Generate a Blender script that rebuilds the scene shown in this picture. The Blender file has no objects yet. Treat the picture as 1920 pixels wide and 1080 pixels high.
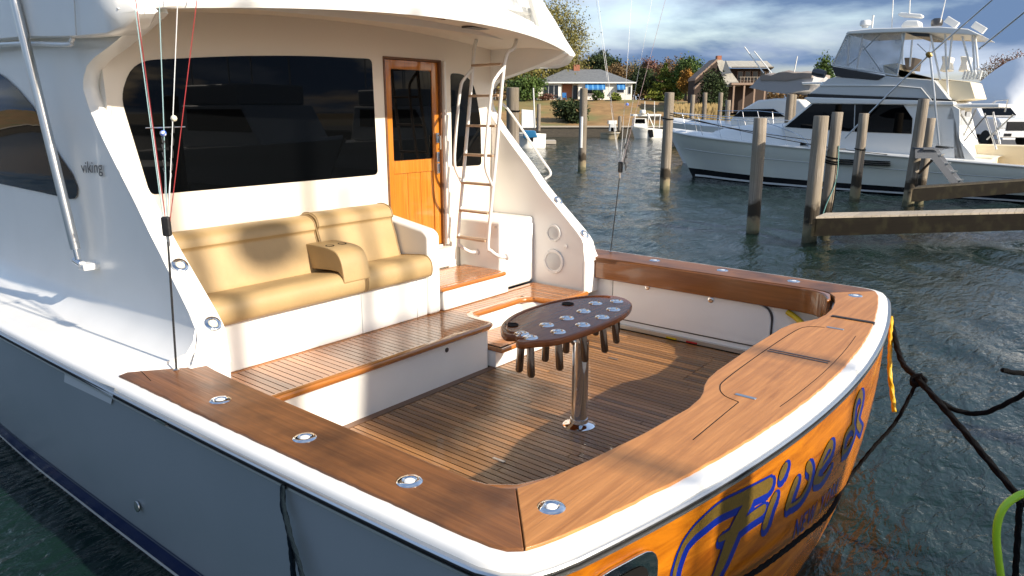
import bpy, bmesh, math, random
from mathutils import Vector, Matrix, noise as mnoise
random.seed(7)
R = math.radians
sc = bpy.context.scene
col = sc.collection

# ------------------------------------------------------------------ camera
# world frame: X to starboard of the big boat, Y towards its bow, Z up, water at z = 0
FPX, PITCH, AZ = 1360.0, R(13.758), R(39.228)
CAM = Vector((-4.4, 0.0, 2.9))
cd = bpy.data.cameras.new('camera'); cam = bpy.data.objects.new('camera', cd); col.objects.link(cam)
cd.sensor_width = 36.0; cd.lens = FPX / 1920 * 36.0; cd.clip_start = 0.05; cd.clip_end = 5000
cam.location = CAM; cam.rotation_euler = (R(90) - PITCH, 0, AZ - R(90))
sc.camera = cam

# ------------------------------------------------------------------ light
SUN_EL, SUN_ROT = R(29.5), R(176)          # sun stands astern, a touch to starboard
w = bpy.data.worlds.new('World'); sc.world = w; w.use_nodes = True
nt = w.node_tree; nt.nodes.clear(); L = nt.links.new
def N(tree, t, **k):
    n = tree.nodes.new(t)
    for a, b in k.items(): setattr(n, a, b)
    return n
out = N(nt, 'ShaderNodeOutputWorld'); bg = N(nt, 'ShaderNodeBackground'); bg.inputs[1].default_value = 0.15
sky = N(nt, 'ShaderNodeTexSky'); sky.sky_type = 'NISHITA'; sky.sun_disc = False
sky.sun_elevation = SUN_EL; sky.sun_rotation = SUN_ROT; sky.air_density = 1.0; sky.dust_density = 3.0; sky.ozone_density = 0.7
tc = N(nt, 'ShaderNodeTexCoord'); sep = N(nt, 'ShaderNodeSeparateXYZ'); L(tc.outputs['Generated'], sep.inputs[0])
ad = N(nt, 'ShaderNodeMath', operation='ADD'); ad.inputs[1].default_value = 0.16; L(sep.outputs[2], ad.inputs[0])
mx = N(nt, 'ShaderNodeMath', operation='MAXIMUM'); mx.inputs[1].default_value = 0.05; L(ad.outputs[0], mx.inputs[0])
dv = N(nt, 'ShaderNodeVectorMath', operation='DIVIDE'); L(tc.outputs['Generated'], dv.inputs[0])
cb = N(nt, 'ShaderNodeCombineXYZ'); [L(mx.outputs[0], cb.inputs[i]) for i in range(3)]; L(cb.outputs[0], dv.inputs[1])
mp = N(nt, 'ShaderNodeMapping'); mp.inputs['Scale'].default_value = (0.75, 0.75, 0.2); mp.inputs['Location'].default_value = (6.4, 3.3, 0); L(dv.outputs[0], mp.inputs[0])
n1 = N(nt, 'ShaderNodeTexNoise'); n1.inputs['Scale'].default_value = 1.0; n1.inputs['Detail'].default_value = 9; n1.inputs['Roughness'].default_value = 0.55; n1.inputs['Distortion'].default_value = 0.15; L(mp.outputs[0], n1.inputs[0])
n2 = N(nt, 'ShaderNodeTexNoise'); n2.inputs['Scale'].default_value = 1.15; n2.inputs['Distortion'].default_value = 0.2; n2.inputs['Detail'].default_value = 7; L(mp.outputs[0], n2.inputs[0])
r1 = N(nt, 'ShaderNodeValToRGB'); r1.color_ramp.elements[0].position = 0.34; r1.color_ramp.elements[1].position = 0.52; L(n1.outputs[0], r1.inputs[0])
r2 = N(nt, 'ShaderNodeValToRGB'); r2.color_ramp.elements[0].position = 0.44; r2.color_ramp.elements[0].color = (0.50, 0.80, 1.38, 1)
r2.color_ramp.elements[1].position = 0.68; r2.color_ramp.elements[1].color = (2.15, 2.42, 2.85, 1); L(n2.outputs[0], r2.inputs[0])
mxs = N(nt, 'ShaderNodeMix', data_type='RGBA'); L(r1.outputs[0], mxs.inputs[0]); L(sky.outputs[0], mxs.inputs[6]); L(r2.outputs[0], mxs.inputs[7])
L(mxs.outputs[2], bg.inputs[0]); L(bg.outputs[0], out.inputs[0])
sd = bpy.data.lights.new('sun', 'SUN'); sd.energy = 3.25; sd.angle = R(0.6); sd.color = (1.0, 0.90, 0.76)
so = bpy.data.objects.new('sun', sd); col.objects.link(so)
sdir = Vector((math.sin(SUN_ROT) * math.cos(SUN_EL), math.cos(SUN_ROT) * math.cos(SUN_EL), math.sin(SUN_EL)))
so.rotation_euler = sdir.to_track_quat('Z', 'Y').to_euler()
sc.view_settings.view_transform = 'Standard'; sc.view_settings.look = 'None'; sc.view_settings.exposure = 1.18; sc.view_settings.gamma = 1.0

# ------------------------------------------------------------------ placing helpers: sight lines met with real planes
def ray(px, py):
    r = px - 960; u = 540 - py
    fw = FPX * math.cos(PITCH) + u * math.sin(PITCH); up = -FPX * math.sin(PITCH) + u * math.cos(PITCH)
    return Vector((r * math.sin(AZ) + fw * math.cos(AZ), -r * math.cos(AZ) + fw * math.sin(AZ), up)), fw
def at_x(px, py, X): d, _ = ray(px, py); return CAM + d * ((X - CAM.x) / d.x)
def at_y(px, py, Y): d, _ = ray(px, py); return CAM + d * ((Y - CAM.y) / d.y)
def at_z(px, py, Z): d, _ = ray(px, py); return CAM + d * ((Z - CAM.z) / d.z)
def at_d(px, py, D): d, fw = ray(px, py); return CAM + d * (D / fw)
FWD = Vector((math.cos(AZ), math.sin(AZ), 0)); RGT = Vector((math.sin(AZ), -math.cos(AZ), 0))
def dl(D, lat, z=0): return CAM.xy.to_3d() + FWD * D + RGT * lat + Vector((0, 0, z))

# ------------------------------------------------------------------ materials
M = {}
def mat(name, c, rough=0.5, metal=0.0, coat=0.0, spec=0.5, grain=None, blotch=None, rand=0.0, bump=None, alpha=None):
    """grain=(axis scale xyz, dark colour, contrast), blotch=(scale, dark colour, lo, hi), bump=(scale, strength)"""
    m = bpy.data.materials.new(name); m.use_nodes = True; t = m.node_tree; b = t.nodes['Principled BSDF']; K = t.links.new
    b.inputs['Base Color'].default_value = (*c, 1); b.inputs['Roughness'].default_value = rough; b.inputs['Metallic'].default_value = metal
    b.inputs['Coat Weight'].default_value = coat; b.inputs['Coat Roughness'].default_value = 0.06; b.inputs['Specular IOR Level'].default_value = spec
    g = N(t, 'ShaderNodeNewGeometry'); oi = N(t, 'ShaderNodeObjectInfo')
    vec = N(t, 'ShaderNodeVectorMath', operation='ADD'); K(g.outputs['Position'], vec.inputs[0])
    sc3 = N(t, 'ShaderNodeVectorMath', operation='SCALE'); sc3.inputs['Scale'].default_value = 37.0 if rand else 0.0
    rv = N(t, 'ShaderNodeCombineXYZ'); [K(oi.outputs['Random'], rv.inputs[i]) for i in range(3)]; K(rv.outputs[0], sc3.inputs[0]); K(sc3.outputs[0], vec.inputs[1])
    cur = None
    def rgb(cc): n = N(t, 'ShaderNodeRGB'); n.outputs[0].default_value = (*cc, 1); return n.outputs[0]
    cur = rgb(c)
    if grain:
        s, dk, k = grain
        mpn = N(t, 'ShaderNodeMapping'); mpn.inputs['Scale'].default_value = s; K(vec.outputs[0], mpn.inputs[0])
        nz = N(t, 'ShaderNodeTexNoise'); nz.inputs['Scale'].default_value = 1.0; nz.inputs['Detail'].default_value = 6; nz.inputs['Roughness'].default_value = 0.62; nz.inputs['Distortion'].default_value = 0.8
        K(mpn.outputs[0], nz.inputs[0]); rp = N(t, 'ShaderNodeValToRGB'); rp.color_ramp.elements[0].position = 0.5 - k; rp.color_ramp.elements[1].position = 0.5 + k
        rp.color_ramp.elements[0].color = (1, 1, 1, 1); rp.color_ramp.elements[1].color = (0, 0, 0, 1); K(nz.outputs[0], rp.inputs[0])
        mi = N(t, 'ShaderNodeMix', data_type='RGBA'); K(rp.outputs[0], mi.inputs[0]); K(cur, mi.inputs[6]); mi.inputs[7].default_value = (*dk, 1); cur = mi.outputs[2]
    if blotch:
        s, dk, lo, hi = blotch
        nz = N(t, 'ShaderNodeTexNoise'); nz.inputs['Scale'].default_value = s; nz.inputs['Detail'].default_value = 5; K(vec.outputs[0], nz.inputs[0])
        rp = N(t, 'ShaderNodeValToRGB'); rp.color_ramp.elements[0].position = lo; rp.color_ramp.elements[1].position = hi; K(nz.outputs[0], rp.inputs[0])
        mi = N(t, 'ShaderNodeMix', data_type='RGBA'); K(rp.outputs[0], mi.inputs[0]); K(cur, mi.inputs[6]); mi.inputs[7].default_value = (*dk, 1); cur = mi.outputs[2]
    if rand:
        hs = N(t, 'ShaderNodeHueSaturation'); mr = N(t, 'ShaderNodeMapRange'); mr.inputs['To Min'].default_value = 1 - rand; mr.inputs['To Max'].default_value = 1 + rand
        K(oi.outputs['Random'], mr.inputs[0]); K(mr.outputs[0], hs.inputs['Value']); K(cur, hs.inputs['Color']); cur = hs.outputs[0]
    K(cur, b.inputs['Base Color'])
    if bump:
        nz = N(t, 'ShaderNodeTexNoise'); nz.inputs['Scale'].default_value = bump[0]; nz.inputs['Detail'].default_value = 4
        if grain:
            mpb = N(t, 'ShaderNodeMapping'); mpb.inputs['Scale'].default_value = grain[0]; K(vec.outputs[0], mpb.inputs[0]); K(mpb.outputs[0], nz.inputs[0])
        else: K(vec.outputs[0], nz.inputs[0])
        bn = N(t, 'ShaderNodeBump'); bn.inputs['Strength'].default_value = bump[1]; bn.inputs['Distance'].default_value = 0.02; K(nz.outputs[0], bn.inputs['Height']); K(bn.outputs[0], b.inputs['Normal'])
    if alpha is not None: b.inputs['Alpha'].default_value = alpha
    M[name] = m; return m

mat('gelcoat', (0.87, 0.855, 0.815), 0.28, coat=0.15, spec=.4, blotch=(2.2, (0.825, 0.81, 0.77), 0.45, 0.75))
mat('nonskid', (0.76, 0.75, 0.72), 0.5, blotch=(3.0, (0.66, 0.65, 0.62), 0.5, 0.8), bump=(220, 0.15))
mat('soffit_cream_bounce', (0.80, 0.735, 0.635), 0.35)  # white gelcoat tinted warm: light bounced off the teak is put into the colour
mat('hull_grey', (0.27, 0.305, 0.335), 0.35, coat=0.2, blotch=(0.9, (0.235, 0.275, 0.30), 0.4, 0.7))
mat('navy', (0.006, 0.016, 0.085), 0.3, coat=0.1, spec=.3)
mat('stripe_white', (0.7, 0.7, 0.68), 0.3)
mat('rubber', (0.012, 0.012, 0.013), 0.55, bump=(60, 0.2))
mat('chrome', (0.78, 0.79, 0.80), 0.07, metal=1.0)
mat('brushed', (0.62, 0.62, 0.61), 0.28, metal=1.0)
mat('dark_metal', (0.10, 0.10, 0.105), 0.35, metal=0.8)
mat('white_enamel', (0.80, 0.79, 0.76), 0.25, coat=0.3)
mat('glass_black', (0.002, 0.0023, 0.0026), 0.015, spec=0.2)
mat('teak_plank', (0.36, 0.172, 0.06), 0.24, grain=((60, 2.5, 60), (0.19, 0.088, 0.033), 0.28), rand=0.42, coat=.15, bump=(2, 0.25), spec=0.45)
mat('teak_margin', (0.21, 0.095, 0.042), 0.35, grain=((3, 50, 50), (0.10, 0.045, 0.02), 0.3))
mat('mezz_plank', (0.46, 0.195, 0.062), 0.2, grain=((70, 3, 70), (0.27, 0.115, 0.045), 0.3), rand=0.2, coat=0.35)
mat('varnish', (0.55, 0.205, 0.034), 0.12, grain=((2.5, 45, 45), (0.26, 0.085, 0.02), 0.28), coat=1.0)
mat('door_teak', (0.66, 0.25, 0.03), 0.1, grain=((38, 38, 1.4), (0.40, 0.125, 0.014), 0.26), coat=1.0)
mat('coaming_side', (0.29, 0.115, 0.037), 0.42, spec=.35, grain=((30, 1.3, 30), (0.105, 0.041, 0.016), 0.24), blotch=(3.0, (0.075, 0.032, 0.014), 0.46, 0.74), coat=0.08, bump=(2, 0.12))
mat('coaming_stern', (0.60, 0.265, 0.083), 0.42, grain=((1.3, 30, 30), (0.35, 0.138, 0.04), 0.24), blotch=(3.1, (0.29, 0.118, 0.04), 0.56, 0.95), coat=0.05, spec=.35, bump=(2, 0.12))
mat('apron_teak', (0.34, 0.125, 0.032), 0.2, grain=((30, 1.6, 30), (0.18, 0.062, 0.016), 0.28), coat=0.7)
mat('table_wood', (0.27, 0.08, 0.02), 0.26, grain=((2.2, 32, 32), (0.12, 0.034, 0.01), 0.28), coat=0.15, spec=.25)
mat('transom_wood', (0.60, 0.20, 0.007), 0.25, grain=((1.5, 6, 11), (0.24, 0.06, 0.003), 0.2), coat=0.18, spec=.25)
mat('rung_teak', (0.46, 0.33, 0.22), 0.4)
mat('caulk', (0.006, 0.005, 0.0045), 0.8, spec=.2)
mat('tan_vinyl', (0.45, 0.31, 0.145), 0.5, bump=(26, 0.10), blotch=(5, (0.40, 0.275, 0.13), 0.4, 0.75))
mat('piping', (0.30, 0.20, 0.09), 0.5)
mat('gold', (0.30, 0.19, 0.035), 0.36, metal=0.4, grain=((160, 160, 60), (0.10, 0.062, 0.012), 0.3))
mat('blue_ink', (0.003, 0.016, 0.24), 0.3, coat=0.2)
mat('logo_grey', (0.035, 0.035, 0.04), 0.4)
mat('tube_steel', (0.30, 0.265, 0.235), 0.2, metal=1.0)
mat('line_white', (0.75, 0.76, 0.76), 0.5); mat('line_red', (0.33, 0.03, 0.03), 0.5); mat('line_pink', (0.40, 0.30, 0.31), 0.5); mat('line_teal', (0.33, 0.50, 0.52), 0.5)
mat('bead_blue', (0.06, 0.14, 0.55), 0.3, blotch=(60, (0.7, 0.72, 0.8), 0.5, 0.6)); mat('bead_cream', (0.75, 0.70, 0.55), 0.35)
mat('rope_black', (0.006, 0.006, 0.0065), 0.9, spec=.12, bump=(140, 0.8)); mat('rope_yellow', (0.70, 0.40, 0.01), 0.45, bump=(60, 0.3))
mat('cable_yellow', (0.60, 0.42, 0.01), 0.4); mat('hose_green', (0.36, 0.62, 0.03), 0.35); mat('rope_teal', (0.16, 0.33, 0.30), 0.8)
mat('rope_navy', (0.006, 0.013, 0.02), 0.9, spec=.15, bump=(140, 0.6)); mat('tape', (0.55, 0.58, 0.60), 0.3)
mat('red_plastic', (0.45, 0.02, 0.02), 0.4)
def pile_mat():
    m = mat('pile_wood', (0.37, 0.315, 0.25), 0.85, grain=((26, 26, 0.7), (0.11, 0.085, 0.062), 0.22), blotch=(1.6, (0.22, 0.18, 0.125), 0.45, 0.7), bump=(2, 0.5), rand=0.18)
    t = m.node_tree; K = t.links.new; b = t.nodes['Principled BSDF']; src = b.inputs['Base Color'].links[0].from_socket
    g = N(t, 'ShaderNodeNewGeometry'); sp = N(t, 'ShaderNodeSeparateXYZ'); K(g.outputs['Position'], sp.inputs[0])
    nz = N(t, 'ShaderNodeTexNoise'); nz.inputs['Scale'].default_value = 5; K(g.outputs['Position'], nz.inputs[0])
    ma = N(t, 'ShaderNodeMath', operation='MULTIPLY_ADD'); K(nz.outputs[0], ma.inputs[0]); ma.inputs[1].default_value = 0.5; K(sp.outputs[2], ma.inputs[2])
    rp = N(t, 'ShaderNodeValToRGB'); e = rp.color_ramp.elements; e[0].position = 0.28; e[0].color = (0.11, 0.10, 0.055, 1); e[1].position = 0.42; e[1].color = (0.27, 0.23, 0.13, 1)
    for p, c in ((0.60, (0.26, 0.20, 0.12, 1)), (0.72, (0.035, 0.026, 0.015, 1)), (1.0, (0.05, 0.035, 0.02, 1))): x = e.new(p); x.color = c
    K(ma.outputs[0], rp.inputs[0])
    mr = N(t, 'ShaderNodeMapRange'); mr.inputs['From Min'].default_value = 0.98; mr.inputs['From Max'].default_value = 1.12; K(ma.outputs[0], mr.inputs[0])
    mi = N(t, 'ShaderNodeMix', data_type='RGBA'); K(mr.outputs[0], mi.inputs[0]); K(rp.outputs[0], mi.inputs[6]); K(src, mi.inputs[7]); K(mi.outputs[2], b.inputs['Base Color'])
pile_mat()
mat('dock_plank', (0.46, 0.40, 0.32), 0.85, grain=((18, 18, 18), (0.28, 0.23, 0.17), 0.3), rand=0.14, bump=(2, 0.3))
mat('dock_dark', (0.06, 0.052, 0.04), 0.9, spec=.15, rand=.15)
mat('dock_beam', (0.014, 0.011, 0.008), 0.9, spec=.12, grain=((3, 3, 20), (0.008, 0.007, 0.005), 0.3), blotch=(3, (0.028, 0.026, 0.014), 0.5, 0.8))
mat('galvanised', (0.11, 0.12, 0.14), 0.5, metal=0.3)
mat('yacht_hull', (0.76, 0.77, 0.67), 0.35, coat=0.1, blotch=(0.6, (0.68, 0.69, 0.63), 0.4, 0.7))
mat('yacht_white', (0.80, 0.79, 0.75), 0.3, coat=0.3); mat('yacht_cream', (0.78, 0.67, 0.47), 0.4)
mat('yacht_grey', (0.58, 0.59, 0.58), 0.4); mat('black_paint', (0.008, 0.008, 0.010), 0.2)
mat('wrap', (0.80, 0.82, 0.84), 0.4, bump=(3, 0.5)); mat('tarp_tan', (0.27, 0.225, 0.19), 0.8, bump=(4, 0.5)); mat('tarp_grey', (0.36, 0.35, 0.35), 0.7, bump=(6, 0.6))
mat('blue_hull', (0.02, 0.14, 0.30), 0.3); mat('skiff_tan', (0.40, 0.33, 0.22), 0.6)
mat('roof_grey', (0.155, 0.165, 0.175), 0.9, blotch=(3, (0.12, 0.13, 0.14), 0.4, 0.7)); mat('wall_white', (0.80, 0.77, 0.70), 0.7); mat('brick', (0.40, 0.16, 0.09), 0.85, blotch=(8, (0.28, 0.11, 0.07), 0.4, 0.6))
mat('awning_blue', (0.02, 0.15, 0.40), 0.7); mat('awning_pale', (0.10, 0.30, 0.55), 0.7); mat('dark_window', (0.02, 0.025, 0.03), 0.1); mat('trim_white', (0.8, 0.8, 0.78), 0.5)
mat('shingle', (0.40, 0.38, 0.33), 0.9, blotch=(2.5, (0.32, 0.30, 0.26), 0.4, 0.7)); mat('brown_wall', (0.045, 0.03, 0.024), 0.9); mat('slate_wall', (0.10, 0.115, 0.135), 0.9); mat('timber', (0.30, 0.21, 0.155), 0.8)
mat('bark', (0.14, 0.11, 0.085), 0.95); mat('bark_pale', (0.30, 0.26, 0.21), 0.95)
def leafmat(name, a, b, c=None):
    m = mat(name, a, 0.7, spec=0.2, blotch=(0.55, b, 0.42, 0.62), bump=None)
    return m
leafmat('leaf_olive', (0.232, 0.203, 0.060), (0.128, 0.120, 0.033)); leafmat('leaf_green', (0.090, 0.143, 0.033), (0.045, 0.078, 0.021)); leafmat('leaf_dark', (0.045, 0.068, 0.024), (0.021, 0.033, 0.013))
leafmat('leaf_rust', (0.195, 0.123, 0.054), (0.108, 0.075, 0.036)); leafmat('leaf_gold', (0.40, 0.20, 0.03), (0.22, 0.12, 0.03)); leafmat('leaf_pale', (0.300, 0.262, 0.143), (0.180, 0.150, 0.075)); leafmat('leaf_red', (0.188, 0.093, 0.068), (0.128, 0.072, 0.054))
leafmat('leaf_lime', (0.203, 0.225, 0.038), (0.090, 0.135, 0.027)); leafmat('reed', (0.46, 0.33, 0.15), (0.28, 0.20, 0.08))
mat('lawn', (0.33, 0.195, 0.075), 0.95, grain=((0.5, 0.5, 0.5), (0.22, 0.125, 0.045), 0.14), blotch=(0.16, (0.16, 0.155, 0.05), 0.45, 0.66), bump=(3, 0.6)); mat('asphalt', (0.06, 0.06, 0.062), 0.9); mat('seawall_wood', (0.10, 0.085, 0.065), 0.9, grain=((2, 2, 6), (0.045, 0.038, 0.03), 0.3)); mat('cap_wood', (0.42, 0.37, 0.30), 0.9)
mat('truck_white', (0.80, 0.80, 0.80), 0.15, coat=1.0); mat('tyre', (0.012, 0.012, 0.012), 0.9); mat('grille', (0.01, 0.01, 0.012), 0.25); mat('lamp_glass', (0.55, 0.57, 0.6), 0.1)
mat('brown_stack', (0.20, 0.10, 0.05), 0.9)
def vinyl():
    m = bpy.data.materials.new('clear_vinyl'); m.use_nodes = True; t = m.node_tree; t.nodes.clear()
    o = N(t, 'ShaderNodeOutputMaterial'); a = N(t, 'ShaderNodeBsdfTransparent'); a.inputs[0].default_value = (0.88, 0.90, 0.92, 1)
    p = N(t, 'ShaderNodeBsdfPrincipled'); p.inputs['Base Color'].default_value = (0.62, 0.63, 0.62, 1); p.inputs['Roughness'].default_value = 0.18
    x = N(t, 'ShaderNodeMixShader'); nz = N(t, 'ShaderNodeTexNoise'); nz.inputs['Scale'].default_value = 1.7; nz.inputs['Detail'].default_value = 3
    g = N(t, 'ShaderNodeNewGeometry'); t.links.new(g.outputs['Position'], nz.inputs[0])
    mr = N(t, 'ShaderNodeMapRange'); mr.inputs['From Min'].default_value = 0.4; mr.inputs['From Max'].default_value = 0.7; mr.inputs['To Min'].default_value = 0.10; mr.inputs['To Max'].default_value = 0.42
    t.links.new(nz.outputs[0], mr.inputs[0]); t.links.new(mr.outputs[0], x.inputs[0]); t.links.new(a.outputs[0], x.inputs[1]); t.links.new(p.outputs[0], x.inputs[2]); t.links.new(x.outputs[0], o.inputs[0]); M['clear_vinyl'] = m
vinyl()
def water():
    m = bpy.data.materials.new('water'); m.use_nodes = True; t = m.node_tree; b = t.nodes['Principled BSDF']; K = t.links.new
    b.inputs['Base Color'].default_value = (0.0045, 0.0165, 0.0125, 1); b.inputs['Roughness'].default_value = 0.04; b.inputs['IOR'].default_value = 1.333
    g = N(t, 'ShaderNodeNewGeometry'); acc = None
    for s, st, rot, d in (((2.0, 4.6, 1), 1.6, 45, 0.045), ((7.0, 13.0, 1), 1.2, 25, 0.018)):
        mpn = N(t, 'ShaderNodeMapping'); mpn.inputs['Scale'].default_value = s; mpn.inputs['Rotation'].default_value = (0, 0, R(rot)); K(g.outputs['Position'], mpn.inputs[0])
        nz = N(t, 'ShaderNodeTexNoise'); nz.inputs['Scale'].default_value = 1.0; nz.inputs['Detail'].default_value = 4; nz.inputs['Distortion'].default_value = 0.6; K(mpn.outputs[0], nz.inputs[0])
        bn = N(t, 'ShaderNodeBump'); bn.inputs['Strength'].default_value = 1.0; bn.inputs['Distance'].default_value = d; K(nz.outputs[0], bn.inputs['Height'])
        if acc: K(acc, bn.inputs['Normal'])
        acc = bn.outputs[0]
    K(acc, b.inputs['Normal']); M['water'] = m
water()

# ------------------------------------------------------------------ mesh building
class MB:
    def __init__(s): s.v = []; s.f = []
    def add(s, vs, fs):
        o = len(s.v); s.v += [tuple(p) for p in vs]; s.f += [tuple(i + o for i in q) for q in fs]; return s
    def box(s, x0, x1, y0, y1, z0, z1):
        return s.add([(x, y, z) for z in (z0, z1) for y in (y0, y1) for x in (x0, x1)], [(0, 2, 3, 1), (4, 5, 7, 6), (0, 1, 5, 4), (2, 6, 7, 3), (0, 4, 6, 2), (1, 3, 7, 5)])
    def obox(s, c, ax, ay, az):            # oriented box: centre and three half-axes
        c, ax, ay, az = map(Vector, (c, ax, ay, az))
        return s.add([c + ax * i + ay * j + az * k for k in (-1, 1) for j in (-1, 1) for i in (-1, 1)], [(0, 2, 3, 1), (4, 5, 7, 6), (0, 1, 5, 4), (2, 6, 7, 3), (0, 4, 6, 2), (1, 3, 7, 5)])
    def tube(s, pts, r, n=8, cap=True, flat=1.0):
        pts = [Vector(p) for p in pts]; rs = r if isinstance(r, (list, tuple)) else [r] * len(pts); rings = []
        t0 = (pts[1] - pts[0]).normalized(); up = Vector((0, 0, 1)) if abs(t0.z) < .9 else Vector((1, 0, 0)); a = t0.cross(up).normalized()
        for i, p in enumerate(pts):
            t = (pts[min(i + 1, len(pts) - 1)] - pts[max(i - 1, 0)]).normalized(); a = (a - t * a.dot(t)).normalized(); b = t.cross(a)
            rings.append([p + (a * math.cos(2 * math.pi * k / n) + b * math.sin(2 * math.pi * k / n) * flat) * rs[i] for k in range(n)])
        return s.loft(rings, True, cap)
    def loft(s, rings, closed=True, cap=True):
        n = len(rings[0]); o = len(s.v); vs = [p for r in rings for p in r]; fs = []
        for i in range(len(rings) - 1):
            for k in range(n if closed else n - 1):
                k2 = (k + 1) % n; fs.append((i * n + k, i * n + k2, (i + 1) * n + k2, (i + 1) * n + k))
        if cap and closed: fs += [tuple(range(n))[::-1], tuple((len(rings) - 1) * n + k for k in range(n))]
        return s.add(vs, fs)
    def prism(s, poly, f, a, b):           # poly of 2D points, f(u, v, w) -> point, extruded from w=a to w=b
        n = len(poly); return s.add([f(u, v, a) for u, v in poly] + [f(u, v, b) for u, v in poly], [tuple(range(n))[::-1], tuple(range(n, 2 * n))] + [(k, (k + 1) % n, (k + 1) % n + n, k + n) for k in range(n)])
    def lathe(s, prof, c, axis=(0, 0, 1), n=20):
        c = Vector(c); q = Vector((0, 0, 1)).rotation_difference(Vector(axis).normalized())
        return s.loft([[c + q @ Vector((r * math.cos(2 * math.pi * k / n), r * math.sin(2 * math.pi * k / n), h)) for k in range(n)] for r, h in prof], True, True)
    def build(s, name, m, parent=None, smooth=False, bevel=0.0, seg=2, normals=True, angle=40):
        me = bpy.data.meshes.new(name)
        if not s.v: return None
        c = Vector([(min(p[i] for p in s.v) + max(p[i] for p in s.v)) / 2 for i in range(3)])
        me.from_pydata([Vector(p) - c for p in s.v], [], s.f)
        if normals and len(s.f) < 60000:
            bm = bmesh.new(); bm.from_mesh(me); bmesh.ops.recalc_face_normals(bm, faces=bm.faces); bm.to_mesh(me); bm.free()
        me.materials.append(M[m] if isinstance(m, str) else m)
        o = bpy.data.objects.new(name, me); col.objects.link(o)
        place(o, c, parent)
        if bevel:
            md = o.modifiers.new('bevel', 'BEVEL'); md.width = bevel; md.segments = seg; md.limit_method = 'ANGLE'; md.angle_limit = R(35); md.harden_normals = False
        if smooth or bevel:
            me.shade_smooth()
            es = o.modifiers.new('ws', 'WEIGHTED_NORMAL') if bevel else None
            if es: es.keep_sharp = True
            if not bevel: me.set_sharp_from_angle(angle=R(angle))
        return o
WL = {}
def place(o, c, parent):
    WL[o.name] = Vector(c)
    if parent is not None: o.parent = parent; o.location = Vector(c) - WL[parent.name]
    else: o.location = c
def tag(o, label=None, cat=None, group=None, kind=None):
    for k, v in (('label', label), ('category', cat), ('group', group), ('kind', kind)):
        if v: o[k] = v
    return o
def thing(name, loc, label, cat, group=None):
    o = bpy.data.objects.new(name, None); o.empty_display_size = .3; col.objects.link(o); place(o, loc, None); return tag(o, label, cat, group)
def clone(o, parent, c, scale=None, name=None):
    d = o.copy(); d.name = name or o.data.name; col.objects.link(d); place(d, c, parent)
    if scale: d.scale = scale
    return d
_unit = {}
def plank(name, m, x0, x1, y0, y1, z0, z1, parent):          # a board as one shared unit box, sized by its scale
    k = (name, m)
    if k not in _unit:
        me = bpy.data.meshes.new(name); b = MB().box(-.5, .5, -.5, .5, -.5, .5); me.from_pydata(b.v, [], b.f); me.materials.append(M[m]); _unit[k] = me
    o = bpy.data.objects.new(name, _unit[k]); col.objects.link(o); place(o, ((x0 + x1) / 2, (y0 + y1) / 2, (z0 + z1) / 2), parent); o.scale = (x1 - x0, y1 - y0, z1 - z0); return o
def lerp(a, b, t): return a + (b - a) * t
def interp(x, tab):
    if x <= tab[0][0]: return tab[0][1]
    for (a, u), (b, v) in zip(tab, tab[1:]):
        if x <= b: return u + (v - u) * (x - a) / (b - a)
    return tab[-1][1]
def arc(cx, cy, r, a0, a1, n=6): return [(cx + r * math.cos(R(lerp(a0, a1, i / n))), cy + r * math.sin(R(lerp(a0, a1, i / n)))) for i in range(n + 1)]
def smooth_path(pts, k=6):                 # Catmull-Rom
    P = [Vector(p) for p in pts]; P = [P[0] * 2 - P[1]] + P + [P[-1] * 2 - P[-2]]; o = []
    for i in range(1, len(P) - 2):
        for j in range(k):
            t = j / k; a, b, c, d = P[i - 1:i + 3]
            o.append(0.5 * ((2 * b) + (c - a) * t + (2 * a - 5 * b + 4 * c - d) * t * t + (3 * b - a - 3 * c + d) * t ** 3))
    return o + [P[-2]]
def fillet(poly, r, n=5):
    o = []; m = len(poly); rr = r if isinstance(r, (list, tuple)) else [r] * m
    for i in range(m):
        a, b, c = Vector(poly[i - 1]), Vector(poly[i]), Vector(poly[(i + 1) % m]); q = rr[i]
        if q <= 0: o.append(tuple(b)); continue
        u = (a - b).normalized(); v = (c - b).normalized(); p0 = b + u * min(q, (a - b).length * .49); p1 = b + v * min(q, (c - b).length * .49)
        for k in range(n + 1): t = k / n; o.append(tuple(p0 * (1 - t) ** 2 + b * 2 * t * (1 - t) + p1 * t * t))
    return o

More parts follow.
